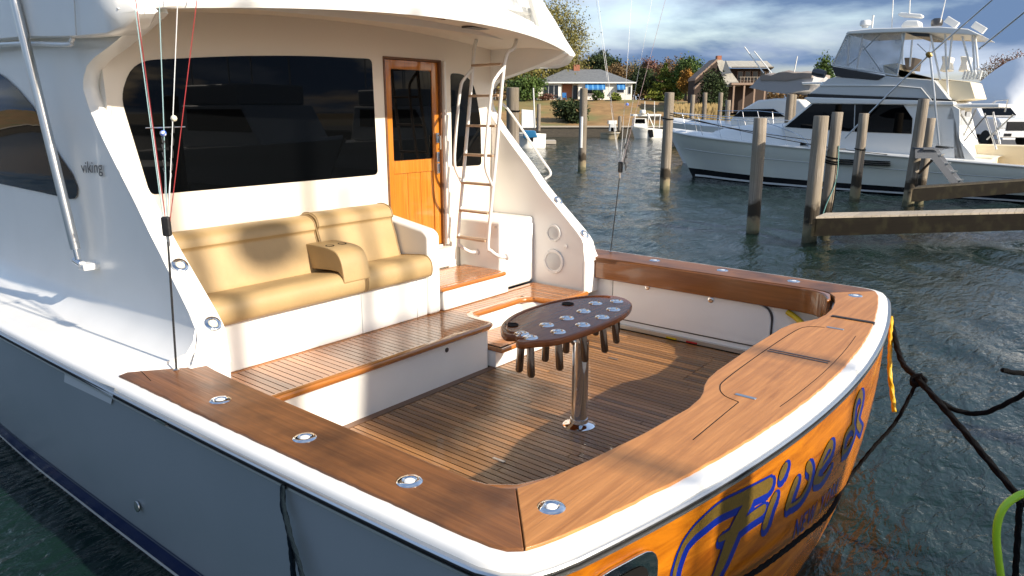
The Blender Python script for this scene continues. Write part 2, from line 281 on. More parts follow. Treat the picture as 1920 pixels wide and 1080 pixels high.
# ================================================================== SETTING
import numpy as np
def axis(lo, hi, step, far_lo, far_hi, mid_lo, mid_hi, mid):
    a = list(np.arange(lo, hi, step)); v, d = hi, step
    while v < mid_hi: d = min(mid, d * 1.02); a.append(v); v += d
    while v < far_hi: a.append(v); d *= 1.35; v += d
    a.append(far_hi); v, d, c = lo, step, []
    while v > mid_lo: d = min(mid, d * 1.02); v -= d; c.append(v)
    while v - d * 1.35 > far_lo: d *= 1.35; v -= d; c.append(v)
    c.append(far_lo); return np.array(c[::-1] + a)
gx = axis(-6, 30, .16, -1500, 1500, -14, 82, .42); gy = axis(-2, 18, .16, -1500, 1500, -18, 74, .42)
Xg, Yg = np.meshgrid(gx, gy, indexing='ij'); cell = np.maximum(np.gradient(gx)[:, None], np.gradient(gy)[None, :]); Zg = np.zeros_like(Xg); rw = np.random.RandomState(4)
for k in range(44):                          # wind chop: many short crossing waves
    lam = .42 * (2.4 / .42) ** rw.rand(); th_ = R(-55) + rw.randn() * .7; ph = rw.rand() * 6.28; amp = .0035 * lam ** .8 * np.clip((lam / 2.4 - cell) / (lam / 6), 0, 1)
    wv = np.sin((Xg * np.cos(th_) + Yg * np.sin(th_)) * 6.2832 / lam + ph); Zg += amp * (wv + .35 * (wv * wv - .5))
gust = .75 + .45 * np.sin(Xg * .11 + 1.3 * np.sin(Yg * .07)) * np.sin(Yg * .13 + .6 * np.sin(Xg * .09)); Zg *= gust
ni, nj = Xg.shape; me = bpy.data.meshes.new('water'); idx = np.arange(ni * nj).reshape(ni, nj); q4 = np.stack([idx[:-1, :-1], idx[1:, :-1], idx[1:, 1:], idx[:-1, 1:]], -1).reshape(-1, 4)
me.vertices.add(ni * nj); me.vertices.foreach_set('co', np.stack([Xg, Yg, Zg], -1).astype(np.float32).ravel()); me.loops.add(q4.size); me.loops.foreach_set('vertex_index', q4.astype(np.int32).ravel()); me.polygons.add(len(q4)); me.polygons.foreach_set('loop_start', np.arange(0, q4.size, 4, dtype=np.int32)); me.update(calc_edges=True); me.validate(); me.shade_smooth(); me.materials.append(M['water'])
wo = bpy.data.objects.new('water', me); col.objects.link(wo); tag(wo, kind='structure')
# land behind the slips: shoreline polyline, then rows inland
def ground_z(p):
    D = (Vector((p[0], p[1], 0)) - CAM.xy.to_3d()).dot(FWD); lat = (Vector((p[0], p[1], 0)) - CAM.xy.to_3d()).dot(RGT)
    t = max(0, min(1, (D - 86) / 24)); h = 1.1 + 3.35 * t * t * (3 - 2 * t)
    if D < 84: h = 1.15
    return h
SHORE = [dl(84, -400), dl(84, -160), dl(84, -90), dl(84, -40), dl(84, -20), dl(84, 0), dl(84, 8), dl(84, 18), dl(72, 24), dl(58, 26), dl(50, 24), Vector((38, 17, 0)), Vector((38, 4, 0)), Vector((38, -20, 0)), Vector((38, -60, 0)), Vector((38, -400, 0))]
IN = [0, 4, 8, 12, 18, 24, 30, 45, 80, 300, 1200]
rows = []
for p in SHORE:
    d = FWD if p.x != 38 else Vector((1, 0.15, 0)).normalized()
    rows.append([(q.x, q.y, ground_z(q)) for q in (p + d * k for k in IN)])
b = MB(); b.loft(rows, False, False)
tag(b.build('lawn', 'lawn', smooth=True), kind='structure')
b = MB(); y0, y1 = -60, 20
b.add([(38.5, y0, 1.16), (95, y0, 1.16), (95, 12, 1.16), (52, 15, 1.16), (38.5, 13, 1.16)], [(0, 1, 2, 3, 4)]); tag(b.build('boatyard_asphalt', 'asphalt'), kind='structure')
sw = thing('seawall', dl(84, 0), 'weathered timber seawall with pale cap along the brown lawn', 'seawall')
b = MB(); c_ = MB()
for p, q in zip(SHORE, SHORE[1:]):
    d = (q - p).normalized(); n = Vector((-d.y, d.x, 0));
    if n.dot(CAM - p) < 0: n = -n
    zt = 1.08
    b.obox((p + q) / 2 + Vector((0, 0, .25)) + n * .1, (q - p) / 2, n * .12, Vector((0, 0, .8)))
    c_.obox((p + q) / 2 + Vector((0, 0, 1.13)) + n * .1, (q - p) / 2 + d * .1, n * .28, Vector((0, 0, .08)))
b.build('wall', 'seawall_wood', sw); c_.build('cap', 'cap_wood', sw)

# ------------------------------------------------------------------ trees
def leaves(mb, c, rx, ry, rz, n, size, clump=14, rnd=random, hollow=.55, low=-.75):
    c = Vector(c); cl = []
    while len(cl) < clump:
        v = Vector((rnd.uniform(-1, 1), rnd.uniform(-1, 1), rnd.uniform(low, 1)))
        if hollow < v.length < 1: cl.append(v)
    for i in range(n):
        k = cl[i % clump]; s = .34
        p = c + Vector(((k.x + rnd.gauss(0, s) * .6) * rx, (k.y + rnd.gauss(0, s) * .6) * ry, (k.z + rnd.gauss(0, s) * .55) * rz))
        a = Vector((rnd.gauss(0, 1), rnd.gauss(0, 1), rnd.gauss(0, 1))).normalized(); e = a.orthogonal().normalized(); e = (e * math.cos(i) + a.cross(e) * math.sin(i)); g = a.cross(e); q = size * rnd.uniform(.6, 1.35)
        mb.add([p - e * q, p + g * q * .6, p + e * q, p - g * q * .6], [(0, 1, 2, 3)])
def limbs(mb, base, h, r, n, spread, rnd, start=.3, twig=2):
    base = Vector(base); top = base + Vector((rnd.uniform(-.05, .05) * h, rnd.uniform(-.05, .05) * h, h))
    mid = base.lerp(top, .5) + Vector((rnd.uniform(-.04, .04) * h, rnd.uniform(-.04, .04) * h, 0))
    path = smooth_path([base, mid, top], 4); mb.tube(path, [lerp(r, r * .25, i / (len(path) - 1)) for i in range(len(path))], 6)
    for k in range(n):
        t = lerp(start, .95, (k + rnd.random()) / n); p = base.lerp(mid, t * 2) if t < .5 else mid.lerp(top, t * 2 - 1)
        a = rnd.uniform(0, 6.28); l = spread * rnd.uniform(.6, 1.1) * (1.15 - t * .6); e = p + Vector((math.cos(a) * l, math.sin(a) * l, l * rnd.uniform(.4, .95)))
        m_ = p.lerp(e, .5) + Vector((0, 0, -l * .06)); mb.tube([p, m_, e], [r * .34 * (1.1 - t * .6), r * .2, r * .06], 4)
        for j in range(twig):
            f = m_.lerp(e, rnd.random()); a2 = a + rnd.uniform(-1.2, 1.2); l2 = l * rnd.uniform(.3, .55)
            mb.tube([f, f + Vector((math.cos(a2) * l2, math.sin(a2) * l2, l2 * rnd.uniform(.3, 1)))], [r * .1, r * .03], 3)
def tree(name, px, D, ytop, wpx, leaf, label, n=2600, size=.26, shape=1.0, limb=9, bark='bark', group='trees along the far shore', base=None, hollow=.5, twig=2, low=.36, clump=20):
    rnd = random.Random(int(px * 7 + D)); lat = D * (px - 960) / 1400; p = dl(D, lat); p.z = ground_z(p) if base is None else base
    top = at_d(px, ytop, D).z; h = top - p.z; rx = D * wpx / 1400 / 2
    o = thing(name, p, label, 'tree', group)
    t = MB(); limbs(t, p, h * .93, max(.14, h * .022), limb, rx * .85, rnd, .28, twig); t.build('trunk', bark, o, smooth=True)
    if n:
        n = int(n * 2.1); size *= .78; cr = MB(); zc = p.z + h * (low + 1) / 2; rz = h * (1 - low) / 2
        if shape == 'cone':
            for k in range(9):
                f = k / 8; leaves(cr, (p.x, p.y, p.z + h * (.08 + .86 * f)), rx * (1.02 - .93 * f), rx * (1.02 - .93 * f), h * .1, int(n / 9 * (1.5 - f)), size, 9, rnd, .35)
        else: leaves(cr, (p.x, p.y, zc), rx, rx, rz, n, size, clump * 2, rnd, hollow * .7)
        cr.build('crown', leaf, o, normals=False)
    return o
T = tree
T('tall_tree', 1015, 118, 12, 140, 'leaf_olive', 'tallest olive-yellow tree rising beside the bridge overhang, left of the white house', 11000, .2, limb=18, bark='bark_pale', twig=4, low=.1, clump=60, hollow=.2)
T('tall_tree', 1062, 124, 92, 60, 'leaf_olive', 'shorter olive tree between the tallest tree and the house roof', 4200, .2, limb=12, bark='bark_pale', twig=4, low=.0, clump=40, hollow=.2)
T('tall_tree', 975, 112, 60, 90, 'leaf_olive', 'olive tree behind the first piling, left of the white house', 3000, .24, limb=10, bark='bark_pale', low=.1, clump=26)
T('tall_tree', 925, 116, 40, 110, 'leaf_green', 'green tree half hidden behind the ladder wing', 2400, .26, limb=8)
T('understorey_tree', 985, 108, 142, 70, 'leaf_green', 'low green shrubby tree left of the white house', 1600, .22, low=0.0)
T('bare_tree', 1072, 121, 70, 56, 'leaf_pale', 'thin bare tree with few pale leaves just left of the house chimney', 420, .16, limb=18, twig=5, bark='bark_pale')
T('flat_top_tree', 1131, 150, 101, 58, 'leaf_dark', 'dark flat-topped pine rising over the white house roof', 2600, .28, limb=9, low=.5)
T('pine', 1101, 150, 112, 34, 'leaf_dark', 'small dark pine left of the flat-topped pine', 1200, .26, low=.5)
T('bare_tree', 1090, 140, 125, 60, 'leaf_rust', 'brownish half-bare tree behind the house ridge', 1100, .22, limb=14, twig=4)
T('autumn_tree', 1160, 145, 122, 52, 'leaf_rust', 'rusty brown tree behind the right end of the white house', 1600, .24, limb=12)
T('autumn_tree', 1190, 150, 116, 50, 'leaf_pale', 'grey-brown half-bare tree behind the right house gable', 900, .2, limb=16, twig=4)
T('autumn_tree', 1216, 148, 113, 40, 'leaf_red', 'dull red autumn tree right of the white house', 1500, .24, limb=10)
T('evergreen', 1203, 116, 128, 44, 'leaf_dark', 'dark evergreen next to the white house corner', 2200, .2, low=.1)
T('evergreen', 1243, 114, 121, 62, 'leaf_lime', 'bright yellow-green cypress between the two houses', 4200, .19, shape='cone')
T('evergreen', 1272, 118, 116, 48, 'leaf_green', 'dense green cedar left of the brown house', 3200, .2, shape='cone')
T('autumn_tree', 1263, 135, 111, 60, 'leaf_rust', 'reddish-brown tree crown over the green cedar', 1800, .24)
T('evergreen', 1287, 112, 109, 48, 'leaf_green', 'tall green evergreen beside the brown house', 3600, .2, low=.08)
T('autumn_tree', 1283, 106, 131, 24, 'leaf_gold', 'small golden-orange tree in front of the green evergreen', 1300, .16, low=.25)
T('evergreen', 1331, 90, 137, 46, 'leaf_dark', 'dark brownish cedar in front of the brown house gable', 3000, .18, low=.05)
T('evergreen', 1538, 96, 113, 34, 'leaf_green', 'green tree behind the white yacht bridge front', 2000, .19, low=.2)
T('autumn_tree', 1895, 118, 98, 80, 'leaf_red', 'reddish bare tree left of the shrink-wrapped boat', 1100, .17, limb=18, twig=5)
T('autumn_tree', 1862, 125, 112, 70, 'leaf_rust', 'rust-brown tree low behind the yacht stern', 900, .17, limb=16, twig=4)
for k, (px, yt, lf) in enumerate(((1105, 133, 'leaf_rust'), (1178, 128, 'leaf_dark'), (1230, 127, 'leaf_rust'), (1060, 120, 'leaf_olive'))):
    T('background_tree', px, 160, yt, 60, lf, ['low russet tree filling the skyline over the left roof slope', 'low dark tree filling the skyline over the right roof slope', 'low russet tree on the skyline behind the cypress', 'olive tree on the skyline over the house chimney'][k], 1500, .3, low=.2)
fw_ = MB(); rnd = random.Random(9)
for i in range(9000):
    px = rnd.uniform(880, 1700); D = rnd.uniform(150, 175); p = dl(D, D * (px - 960) / 1400); h = 4.3 + 2.6 * mnoise.noise(Vector((px * .02, 1, 0))); p.z = 4.3 + abs(rnd.random()) ** .8 * max(1.5, h)
    a = Vector((rnd.gauss(0, 1), rnd.gauss(0, 1), rnd.gauss(0, 1))).normalized(); e = a.orthogonal().normalized(); g = a.cross(e); q = rnd.uniform(.3, .6); fw_.add([p - e * q, p + g * q * .7, p + e * q, p - g * q * .7], [(0, 1, 2, 3)])
tag(fw_.build('far_wood', 'leaf_rust', normals=False), 'low brown wood along the horizon behind the houses', 'wood', kind='stuff')
# big juniper on the lawn and small garden bushes
def bush(name, px, D, ytop, wpx, leaf, label, n, size, cat='bush'):
    rnd = random.Random(int(px * 3)); p = dl(D, D * (px - 960) / 1400); p.z = ground_z(p); top = at_d(px, ytop, D).z; h = max(.5, top - p.z); rx = D * wpx / 1400 / 2
    o = thing(name, p, label, cat, 'bushes on the far lawn'); t = MB(); limbs(t, p, h * .8, .07, 6, rx * .6, rnd, .1, 1); t.build('stem', 'bark', o)
    c = MB(); leaves(c, (p.x, p.y, p.z + h * .5), rx, rx, h * .52, n, size, 16, rnd, .3, -.9); c.build('foliage', leaf, o, normals=False); return o
bush('juniper', 1070, 91, 183, 62, 'leaf_dark', 'large dark wispy juniper on the lawn below the white house', 3200, .17)
bush('garden_bush', 1122, 107, 171, 22, 'leaf_green', 'rounded green bush under the blue awning', 900, .14)
bush('garden_bush', 1153, 107, 176, 22, 'leaf_lime', 'low yellow-green bush right of the blue awning', 600, .14)
bush('garden_bush', 1030, 108, 177, 40, 'leaf_red', 'low dark red shrub below the porch windows', 800, .14)
rb = MB(); rnd = random.Random(5)
for i in range(1500):
    px = rnd.uniform(1255, 1345); D = rnd.uniform(60, 66); p = dl(D, D * (px - 960) / 1400); p.z = 1.1; h = rnd.uniform(1.3, 2.1); l = Vector((rnd.uniform(-.3, .3), rnd.uniform(-.3, .3), h)); r_ = RGT * .035
    rb.add([p - r_, p + r_, p + l + r_ * .4, p + l - r_ * .4], [(0, 1, 2, 3)]); rb.add([p + l - r_ * 1.6, p + l + r_ * 1.6, p + l * 1.18], [(0, 1, 2)])
tag(rb.build('reeds', 'reed', normals=False), 'tan reeds along the far bank behind the yacht bow', 'reeds', kind='stuff')

# ------------------------------------------------------------------ houses
def house_frame(px0, px1, D, z): 
    a = at_d(px0, 200, D); b_ = at_d(px1, 200, D); a.z = b_.z = z; return a, (b_ - a).normalized(), (b_ - a).length
def hbox(mb, o, ux, uy, x0, x1, y0, y1, z0, z1):
    c = o + ux * (x0 + x1) / 2 + uy * (y0 + y1) / 2 + Vector((0, 0, (z0 + z1) / 2)); mb.obox(c, ux * (x1 - x0) / 2, uy * (y1 - y0) / 2, Vector((0, 0, (z1 - z0) / 2))); return mb
o, ux, wd = house_frame(1008, 1184, 110, 4.35); uy = Vector((-ux.y, ux.x, 0)); uy = uy if uy.dot(FWD) > 0 else -uy; UZ = Vector((0, 0, 1))
H = thing('white_house', o + ux * wd / 2, 'white single-storey house with grey hip roof and blue awnings', 'house')
q = wd / 180.0                            # metres per photo pixel
b = MB(); hbox(b, o, ux, uy, 0, wd * .25, 0, 8, 0, 2.55); hbox(b, o, ux, uy, wd * .43, wd, 0, 8, 0, 2.55); hbox(b, o, ux, uy, wd * .25, wd * .43, 1.6, 8, 0, 2.55); b.build('wall', 'wall_white', H)
b = MB(); P = lambda x, y, z: o + ux * x + uy * y + UZ * z
e = .45; b.add([P(-e, -e, 2.5), P(wd + e, -e, 2.5), P(wd + e, 8.4, 2.5), P(-e, 8.4, 2.5), P(4.2, 4, 4.55), P(wd - 4.2, 4, 4.55)], [(0, 1, 5, 4), (1, 2, 5), (2, 3, 4, 5), (3, 0, 4), (3, 2, 1, 0)]); rf = b.build('roof', 'roof_grey', H)
b = MB(); hbox(b, o, ux, uy, -e - .02, wd + e + .02, -e - .06, -e + .02, 2.38, 2.56); b.build('gutter', 'trim_white', H)
b = MB(); hbox(b, o, ux, uy, 5.5, 6.4, 3.5, 4.3, 4.2, 5.2); b.build('chimney', 'brick', rf); b = MB(); hbox(b, o, ux, uy, -1.0, -.46, 2.0, 2.8, 0, 4.6); b.build('chimney', 'brick', H)
for (x0, x1, z0, z1) in ((.9, 1.55, .3, 2.1), (1.65, 2.35, .3, 2.1), (2.45, 3.0, .3, 2.1), (7.1, 9.6, 1.0, 1.75), (wd - 2.2, wd - 1.2, 1.1, 1.9), (wd - .55, wd - .2, .9, 1.9)):
    f = MB(); hbox(f, o, ux, uy, x0 - .07, x1 + .07, -.05, .03, z0 - .07, z1 + .07); wn = f.build('window', 'trim_white', H); f = MB(); hbox(f, o, ux, uy, x0, x1, -.08, -.045, z0, z1); f.build('pane', 'dark_window', wn)
b = MB(); hbox(b, o, ux, uy, wd * .25 + .25, wd * .25 + 1.7, 1.5, 1.62, 0, 2.3); b.build('porch_wall', 'brick', H); b = MB(); hbox(b, o, ux, uy, wd * .25 + 1.85, wd * .25 + 2.5, 1.5, 1.62, 0, 2.1); b.build('door', 'dark_window', H)
for (x0, x1, n) in ((6.9, 9.8, 12), (wd - 2.3, wd - 1.1, 6)):
    for k in range(n):
        s0 = lerp(x0, x1, k / n); s1 = lerp(x0, x1, (k + 1) / n); b = MB(); b.add([P(s0, -.03, 2.36), P(s1, -.03, 2.36), P(s1, -.95, 1.65), P(s0, -.95, 1.65), P(s0, -.95, 1.45), P(s1, -.95, 1.45)], [(0, 1, 2, 3), (3, 2, 5, 4)]); b.build('awning_stripe', 'awning_pale' if k % 3 == 1 else 'awning_blue', H)
ch = thing('garden_chair', P(3.7, -.9, .1), 'pair of blue garden chairs on the porch of the white house', 'chair')
b = MB(); hbox(b, o, ux, uy, 3.55, 4.15, -1.1, -.55, .35, .45); hbox(b, o, ux, uy, 3.55, 4.15, -.6, -.52, .45, 1.05); hbox(b, o, ux, uy, 3.55, 3.62, -1.1, -.52, 0, .6); hbox(b, o, ux, uy, 4.08, 4.15, -1.1, -.52, 0, .6); b.build('seat', 'awning_blue', ch); tag(ch, 'blue garden chair on the porch of the white house')
# brown shingled house
o, ux, wd = house_frame(1303, 1452, 95, 2.6); uy = Vector((-ux.y, ux.x, 0)); uy = uy if uy.dot(FWD) > 0 else -uy
H = thing('shingle_house', o + ux * wd / 2, 'brown two-storey house with steep pale shingle roofs and a balcony', 'house')
sx = wd / 149.0; X = lambda p: (p - 1303) * sx; Zp = lambda y: at_d(1370, y, 95).z - 2.6
b = MB(); b.prism([(X(1300), 0), (X(1358), 0), (X(1355), Zp(158)), (X(1338), Zp(112)), (X(1300), Zp(150))], lambda u, v, w_: o + ux * u + UZ * v + uy * w_, 0, 3.4); b.build('gable_wall', 'brown_wall', H)
b = MB(); hbox(b, o, ux, uy, X(1352), X(1440), .6, 9, 0, Zp(128)); b.build('wall', 'brown_wall', H)
b = MB(); b.prism([(X(1300), Zp(146)), (X(1338), Zp(110)), (X(1338), Zp(114)), (X(1299), Zp(151))], lambda u, v, w_: o + ux * u + UZ * v + uy * w_, -.5, 3.6); b.prism([(X(1298), Zp(164)), (X(1318), Zp(144)), (X(1318), Zp(147)), (X(1298), Zp(168))], lambda u, v, w_: o + ux * u + UZ * v + uy * w_, -.8, 0); b.build('roof_trim', 'timber', H)
b = MB(); b.add([P2 for P2 in (o + ux * X(1337) + UZ * Zp(112) + uy * .2, o + ux * X(1350) + UZ * Zp(112) + uy * .2, o + ux * X(1383) + UZ * Zp(162) - uy * 1.0, o + ux * X(1355) + UZ * Zp(163) - uy * 1.0)], [(0, 1, 2, 3)]); b.build('lower_roof', 'shingle', H)
b = MB(); a1 = o - uy * 1.0; b.add([a1 + ux * X(1362) + UZ * Zp(128), a1 + ux * X(1440) + UZ * Zp(128), a1 + ux * X(1446) + UZ * Zp(111) + uy * 4, a1 + ux * X(1350) + UZ * Zp(111) + uy * 4, a1 + ux * X(1362) + UZ * Zp(126) - uy * .1, a1 + ux * X(1440) + UZ * Zp(126) - uy * .1], [(0, 1, 2, 3), (0, 1, 5, 4)]); a2 = o + uy * 3; b.add([a2 + ux * X(1446) + UZ * Zp(111), a2 + ux * X(1450) + UZ * Zp(133), a2 - uy * 4 + ux * X(1440) + UZ * Zp(128)], [(0, 1, 2)]); b.build('upper_roof', 'shingle', H)
b = MB(); b.add([o - uy * .85 + ux * X(1346) + UZ * Zp(140), o - uy * .85 + ux * X(1351) + UZ * Zp(113), o - uy * .85 + ux * X(1364) + UZ * Zp(138)], [(0, 1, 2)]); b.build('dormer_cheek', 'slate_wall', H)
b = MB(); hbox(b, o, ux, uy, X(1340), X(1348), .2, 1.1, Zp(130), Zp(104)); b.build('chimney', 'brick', H)
for k in range(4):
    x0 = X(1380 + k * 14); f = MB(); hbox(f, o, ux, uy, x0, x0 + 11 * sx, .45, .62, Zp(152), Zp(133)); wn = f.build('window', 'timber', H); f = MB(); hbox(f, o, ux, uy, x0 + .1, x0 + 10 * sx, .40, .46, Zp(151), Zp(134)); f.build('pane', 'dark_window', wn)
b = MB(); hbox(b, o, ux, uy, X(1362), X(1428), -1.6, .6, Zp(160), Zp(156)); b.build('balcony_floor', 'timber', H)
b = MB()
for k in range(9): hbox(b, o, ux, uy, X(1378 + k * 6), X(1378 + k * 6) + .06, -1.55, -1.5, Zp(156), Zp(145))
hbox(b, o, ux, uy, X(1376), X(1428), -1.56, -1.49, Zp(146), Zp(145)); b.build('railing', 'bark_pale', H)
for k in range(4):
    b = MB(); hbox(b, o, ux, uy, X(1366 + k * 19), X(1366 + k * 19) + .2, -1.5, -1.3, 0, Zp(160)); b.build('post', 'timber', H)

# ------------------------------------------------------------------ pilings
def pile(name, base, ytop, r, label, band=None, lean=(0, 0), top=None, pipe=False, mt='pile_wood', zt=None):
    base = Vector(base); base.z = 0; lr = random.Random(int(base.x * 17 + base.y * 5)); lean = (lean[0] + lr.uniform(-.012, .012), lean[1] + lr.uniform(-.012, .012))
    if zt is None:
        d = (base - CAM).xy.length; D = (base - CAM).dot(FWD); zt = at_d(960 + 1400 * (base - CAM).dot(RGT) / D, ytop, D).z
    o = thing(name, base, label, 'piling', 'timber pilings in the slips'); rnd = random.Random(int(base.x * 31)); rings = []; n = 14
    for i in range(11):
        t = i / 10; z = lerp(-1.5, zt, t); rr = r * lerp(1.06, .94, t); c = Vector((base.x + lean[0] * z, base.y + lean[1] * z, z)); ring = []
        for k in range(n):
            a = 2 * math.pi * k / n; f = 1 + .05 * mnoise.noise(Vector((math.cos(a) * 1.3, math.sin(a) * 1.3, z * .8 + base.x)))
            ring.append(c + Vector((math.cos(a), math.sin(a), 0)) * rr * f)
        rings.append(ring)
    c = Vector((base.x + lean[0] * zt, base.y + lean[1] * zt, zt)); rings.append([c + (p - c) * .9 + UZ * .012 for p in rings[-1]])
    b = MB(); b.loft(rings); b.build('post', mt, o, smooth=True, angle=50)
    for z in band or []:
        c = Vector((base.x + lean[0] * z, base.y + lean[1] * z, z)); b = MB(); b.tube([c + Vector((math.cos(a) * r * 1.05, math.sin(a) * r * 1.05, .02 * math.sin(a))) for a in [k * .42 for k in range(16)]], .018, 6); b.build('rope_band', 'rope_black', o)
    if pipe: b = MB(); b.tube([c + UZ * -.1, c + UZ * .26], .11, 10); b.build('pipe_cap', 'stripe_white', o)
    return o
pile('piling', at_d(962, 250, 19), 165, .17, 'thick grey piling beside the bridge ladder wing', band=[2.9])
PW = pile('piling', at_z(1091, 318, 0), 166, .20, 'piling in front of the white house lawn, with a white rub strip')
pile('piling', at_z(1246, 355, 0), 174, .19, 'piling with white pipe cap just left of the yacht bow', band=[2.6], pipe=True)
pile('piling', at_z(1411, 438, 0), 222, .155, 'lone piling before the yacht foredeck, rope mark halfway up', band=[])
pile('piling', at_z(1517, 450, 0), 218, .165, 'stouter pale piling at the head of the finger dock', lean=(.02, .0))
PB = pile('piling', at_z(1544, 440, 0), 211, .13, 'darker piling behind it wrapped with teal and black mooring lines', band=[1.75, 1.83, 1.7])
pile('piling', at_z(1602, 373, 0), 213, .16, 'piling in front of the yacht side windows', lean=(.012, 0), band=[1.65])
pile('piling', at_z(1702, 385, 0), 186, .165, 'tall greenish piling at the boarding steps', lean=(.03, -.008))
pile('piling', at_z(1722, 381, 0), 222, .14, 'short mossy piling behind the boarding steps', lean=(.03, 0))
for px, yt, lb in ((1296, 178, 'far piling'), (1321, 174, 'far piling'), (1349, 174, 'far piling')):
    pile('piling', dl(49, 49 * (px - 960) / 1400), yt, .15, {1296: 'leftmost of three slim far pilings behind the yacht bow rail', 1321: 'middle of three slim far pilings behind the yacht bow rail', 1349: 'right one of three slim far pilings behind the yacht bow rail'}[px])
pile('piling', dl(42, 42 * (1365 - 960) / 1400), 188, .15, 'mossy dark-banded far piling left of the tarp-covered cruiser', band=[2.4])
pile('piling', dl(33, 33 * (1480 - 960) / 1400), 177, .17, 'dark piling in front of the tarp-covered cruiser windows')
pile('piling', dl(34, 34 * (1487 - 960) / 1400), 178, .13, 'pale piling tucked behind the dark one beside the cruiser')
pile('piling', dl(78, 78 * (1010 - 960) / 1400), 195, .2, 'thin dark post by the float at the seawall')
pile('piling', dl(80, 80 * (1163 - 960) / 1400), 218, .2, 'short wooden post by the small workboat')
b = MB(); p = at_z(1091, 318, 0); zz = [at_d(1091, y, 33).z for y in (220, 285)]; q = p + (CAM - p).xy.to_3d().normalized() * .20 - RGT * .06; b.tube([q + UZ * zz[0], q + UZ * zz[1]], .07, 8); b.build('rub_strip', 'stripe_white', PW)
# lines on the wrapped piling
p = at_z(1544, 440, 0); pl_ = p + (CAM - p).xy.to_3d().normalized() * .15
b = MB(); b.tube(smooth_path([pl_ + RGT * .14 + UZ * 2.1, pl_ + RGT * .17 + UZ * 1.6, pl_ + RGT * .14 + UZ * 1.2, pl_ + RGT * -.02 + UZ * .7, pl_ + RGT * -.12 + UZ * .2], 5), .014, 6); tag(b.build('mooring_line', 'rope_teal'), 'frayed teal line hanging down the wrapped piling', 'rope')
b = MB(); b.tube(smooth_path([pl_ + RGT * .16 + UZ * 1.7, pl_ + RGT * .17 + UZ * 1.0, pl_ + RGT * .13 + UZ * .45], 5), .012, 6); tag(b.build('mooring_line', 'rope_black'), 'thin black line hanging straight down the wrapped piling', 'rope')
b = MB(); b.obox(p + UZ * 2.02 + RGT * .05, RGT * .24, FWD * .05, UZ * .02); tag(b.build('line_hanger', 'galvanised'), 'small metal bracket bolted near the top of the wrapped piling', 'bracket')

# ------------------------------------------------------------------ docks
def dock(a, b_, wid, z, deep, label, n, side, mt='dock_plank'):
    a, b_ = Vector(a), Vector(b_); d = (b_ - a).normalized(); Ln = (b_ - a).length; nn = side.normalized()
    o = thing('finger_dock', (a + b_) / 2, label, 'dock')
    me = None; pw = Ln / n
    for k in range(n):
        c = a + d * (k + .5) * pw + nn * wid / 2 + UZ * (z - .02)
        bb = MB(); bb.obox(c, d * (pw / 2 - .006), nn * (wid / 2 + .03), UZ * .02)
        if me is None: q0 = bb.build('plank', mt, o); me = q0; c0 = c
        else: clone(me, o, c)
    for off, nm in ((.03, 'stringer'), (wid - .03, 'stringer')):
        bb = MB(); bb.obox(a + d * Ln / 2 + nn * off + UZ * (z - .044 - deep / 2), d * Ln / 2, nn * .05, UZ * deep / 2); bb.build(nm, 'dock_beam', o)
    bb = MB(); bb.obox(a + nn * wid / 2 + UZ * (z - .05 - deep / 2) - d * .02, d * .05, nn * (wid / 2 + .02), UZ * (deep / 2 - .01)); bb.build('end_beam', 'dock_beam', o)
    return o
a = Vector((11.63, 4.71, 0)); e_ = Vector((15.39, 1.35, 0)); dd = (e_ - a).normalized()
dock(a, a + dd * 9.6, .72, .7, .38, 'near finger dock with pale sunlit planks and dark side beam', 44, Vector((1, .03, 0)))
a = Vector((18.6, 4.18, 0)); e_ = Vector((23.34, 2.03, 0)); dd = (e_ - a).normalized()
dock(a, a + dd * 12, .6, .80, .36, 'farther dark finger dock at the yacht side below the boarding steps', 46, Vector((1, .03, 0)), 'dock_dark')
# boarding steps
st = thing('boarding_steps', at_z(1760, 348, .86), 'grey metal boarding steps standing on the farther dock', 'steps')
DS = 22.2
def sp(px, py, off=0): return at_d(px, py, DS) + FWD * off * .75 + RGT * off * .6
for off in (0, .62):
    b = MB(); pts = [(1716, 280), (1748, 280), (1754, 283), (1801, 346), (1785, 347), (1746, 297), (1716, 297)]
    b.prism([(x, y) for x, y in pts], lambda u, v, w_: sp(u, v, w_), off, off + .04); b.build('side_plate', 'galvanised', st)
for k in range(4):
    b = MB(); c = sp(1757 + k * 12.5, 291 + k * 16, .33); b.obox(c, RGT * .09 - FWD * .06, (FWD * .75 + RGT * .6) * .31, UZ * .018); b.build('step', 'brushed', st)
    b = MB(); c = sp(1752 + k * 12.5, 299 + k * 16, .33); b.obox(c, RGT * .01, (FWD * .75 + RGT * .6) * .29, UZ * .10); b.build('riser', 'rubber', st)
b = MB(); b.obox(sp(1735, 279, .33), RGT * .3, FWD * .34, UZ * .02); b.build('platform', 'galvanised', st)
b = MB(); b.tube([sp(1722, 326, .05), sp(1752, 296, .05)], .035, 6); b.build('brace', 'dock_beam', st)

